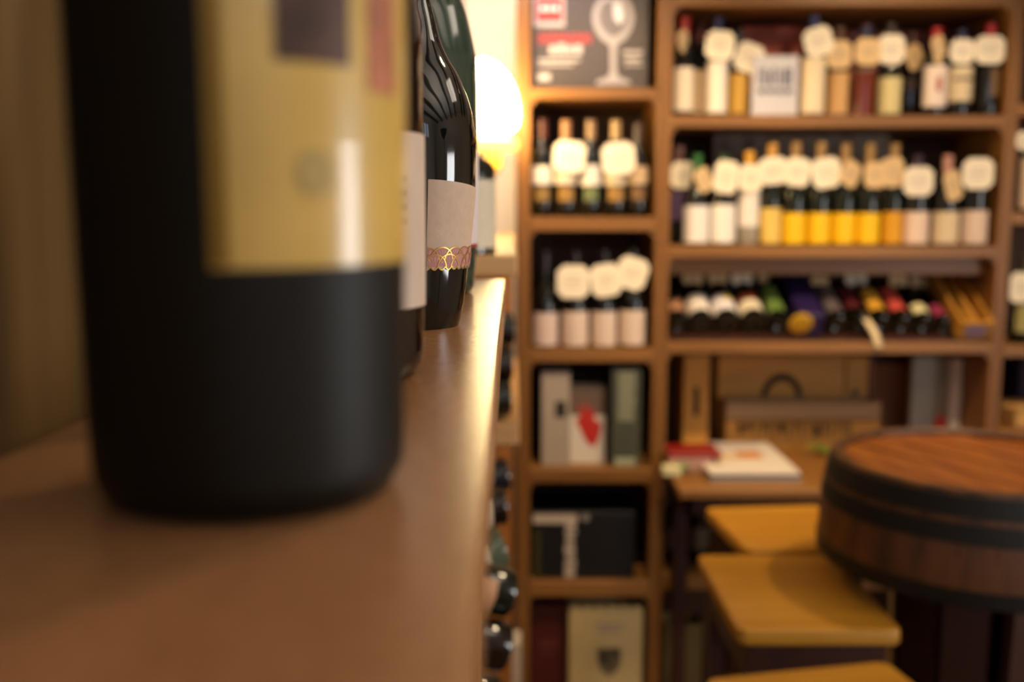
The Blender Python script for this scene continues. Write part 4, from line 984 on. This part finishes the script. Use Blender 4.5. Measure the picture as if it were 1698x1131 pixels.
hoop(zt_-.046, zt_-.010); hoop(zt_-.092, zt_-.058); hoop(zb_, zb_+.030)
k = MB()
for i in range(36):
    a = 2*PI*i/36; k.box((-.0012, 0, 0), (.0012, .002, BH-.03)); 
k = MB()
for i in range(30):
    a = 2*PI*i/30; ca, sa = math.cos(a), math.sin(a); b = len(k.v)
    for z_ in (zt_-.012, zt_-.06, zt_-.11, zb_+.02):
        for s_ in (-.002, .002): k.v.append(((rb_(z_)+.0006)*ca-s_*sa, (rb_(z_)+.0006)*sa+s_*ca, z_))
    for j in range(3): k.f.append([b+2*j, b+2*j+1, b+2*j+3, b+2*j+2])
k.build('stave_joints', mat('joint_dark', '4a1e0c', .7), br, False)
# pedestal: four broad legs of barrel staves and a foot ring
for i, a in enumerate((3.55, 4.25, 5.1, 5.9, .5, 1.3, 2.1, 2.85)):
    k = MB(); wl = .040
    k.loft([[Vector(((rr)*math.cos(a)-s*math.sin(a), (rr)*math.sin(a)+s*math.cos(a), z)) for rr, s in ((r0, -wl), (r0+.022, -wl), (r0+.022, wl), (r0, wl))] for r0, z in ((.14, .001), (.125, .3), (.115, .6), (.125, zb_+.004))])
    k.build('leg', W_DARK, br, False)
k = MB(); k.lathe([(.02, zb_-.03), (.15, zb_-.03), (.155, zb_-.002), (.02, zb_-.002)], 48); k.build('neck_plate', W_DARK, br)
k = MB(); k.lathe([(.02, .32), (.12, .32), (.12, .35), (.02, .35)], 48); k.build('lower_shelf', W_DARK, br)

# ------------------------------------------------------------------ stools
SZ = .85
def stool(label, bl, ang, wd, dp):
    """bl = back-left corner of the seat (world), wd, dp sizes; seat turned by ang"""
    r = root('stool', label, 'stool', (bl[0], bl[1], 0), ang, 'wooden stools around the barrel')
    e = .022; k = MB()
    def ring(z, i):
        pts = []
        for cx, cy, a0 in ((wd-e, -e, 0), (e, -e, PI/2), (e, -dp+e, PI), (wd-e, -dp+e, 1.5*PI)):
            for j in range(6):
                a = a0+PI/2*j/5; pts.append((cx+(e-i)*math.cos(a), cy+(e-i)*math.sin(a), z))
        return pts
    k.loft([ring(SZ-.030, .004), ring(SZ-.026, 0), ring(SZ-.006, 0), ring(SZ-.0015, .002), ring(SZ, .006)]); k.build('seat', W_STOOL, r)
    a_, b_ = .022, .022
    MB().box((a_+.03, -dp+b_, SZ-.14), (wd-a_-.03, -dp+b_+.018, SZ-.03), .001).build('apron', W_DARK, r)
    MB().box((a_+.03, -b_-.018, SZ-.11), (wd-a_-.03, -b_, SZ-.03), .001).build('apron', W_DARK, r)
    for x0 in (a_, wd-a_-.018): MB().box((x0, -dp+b_+.034, SZ-.11), (x0+.018, -b_-.034, SZ-.03), .001).build('apron', W_DARK, r)
    for xx, sx in ((a_, -1), (wd-a_-.034, 1)):
        for yy, sy in ((-b_-.034, 1), (-dp+b_, -1)):
            k = MB(); f = .004
            k.loft([[(xx+dx+sx*f*t, yy+dy+sy*f*t, SZ-.03-(SZ-.03)*t) for dx, dy in ((0, 0), (.034, 0), (.034, .034), (0, .034))] for t in (0, .9985)])
            k.build('leg', W_DARK, r, False)
    for yy in (-b_-.02, -dp+b_+.014): MB().box((a_-.005, yy-.008, .30), (wd-a_+.005, yy+.008, .33), .001).build('stretcher', W_DARK, r)
    return r
p = atz(1155, 919, SZ); stool('square wooden stool half under the barrel, middle one of the three', (p.x, p.y), .0, .30, p.y-atz(1215, 1046, SZ).y)
p = atz(1168, 841, SZ); p2 = atz(1235, 910, SZ); stool('farthest wooden stool, close below the desk', (p.x, p.y), math.atan2(p2.x-p.x, p.y-p2.y), .30, .335)
p = atz(1166, 1124, SZ); p2 = atz(1468, 1094, SZ); stool('nearest wooden stool, only its back edge in the picture', (p.x, p.y), math.atan2(p2.y-p.y, p2.x-p.x), (p2-p).length, .36)
# things seen through the barrel legs: cartons on the floor beyond
for i, (px, py, Y, wd_, c, lb_) in enumerate(((1522, 992, 2.55, .06, 'a88a60', 'tan carton standing on the floor seen through the barrel legs'), (1688, 1040, 2.55, .05, 'd8d4d0', 'pale carton standing on the floor at the right behind the barrel legs'))):
    p = at(px, py, Y); r = root('floor_carton', lb_, 'box', (p.x, Y, 0))
    MB().box((-wd_/2, 0, 0), (wd_/2, .12, p.z), .003).build('carton', pm(c), r)
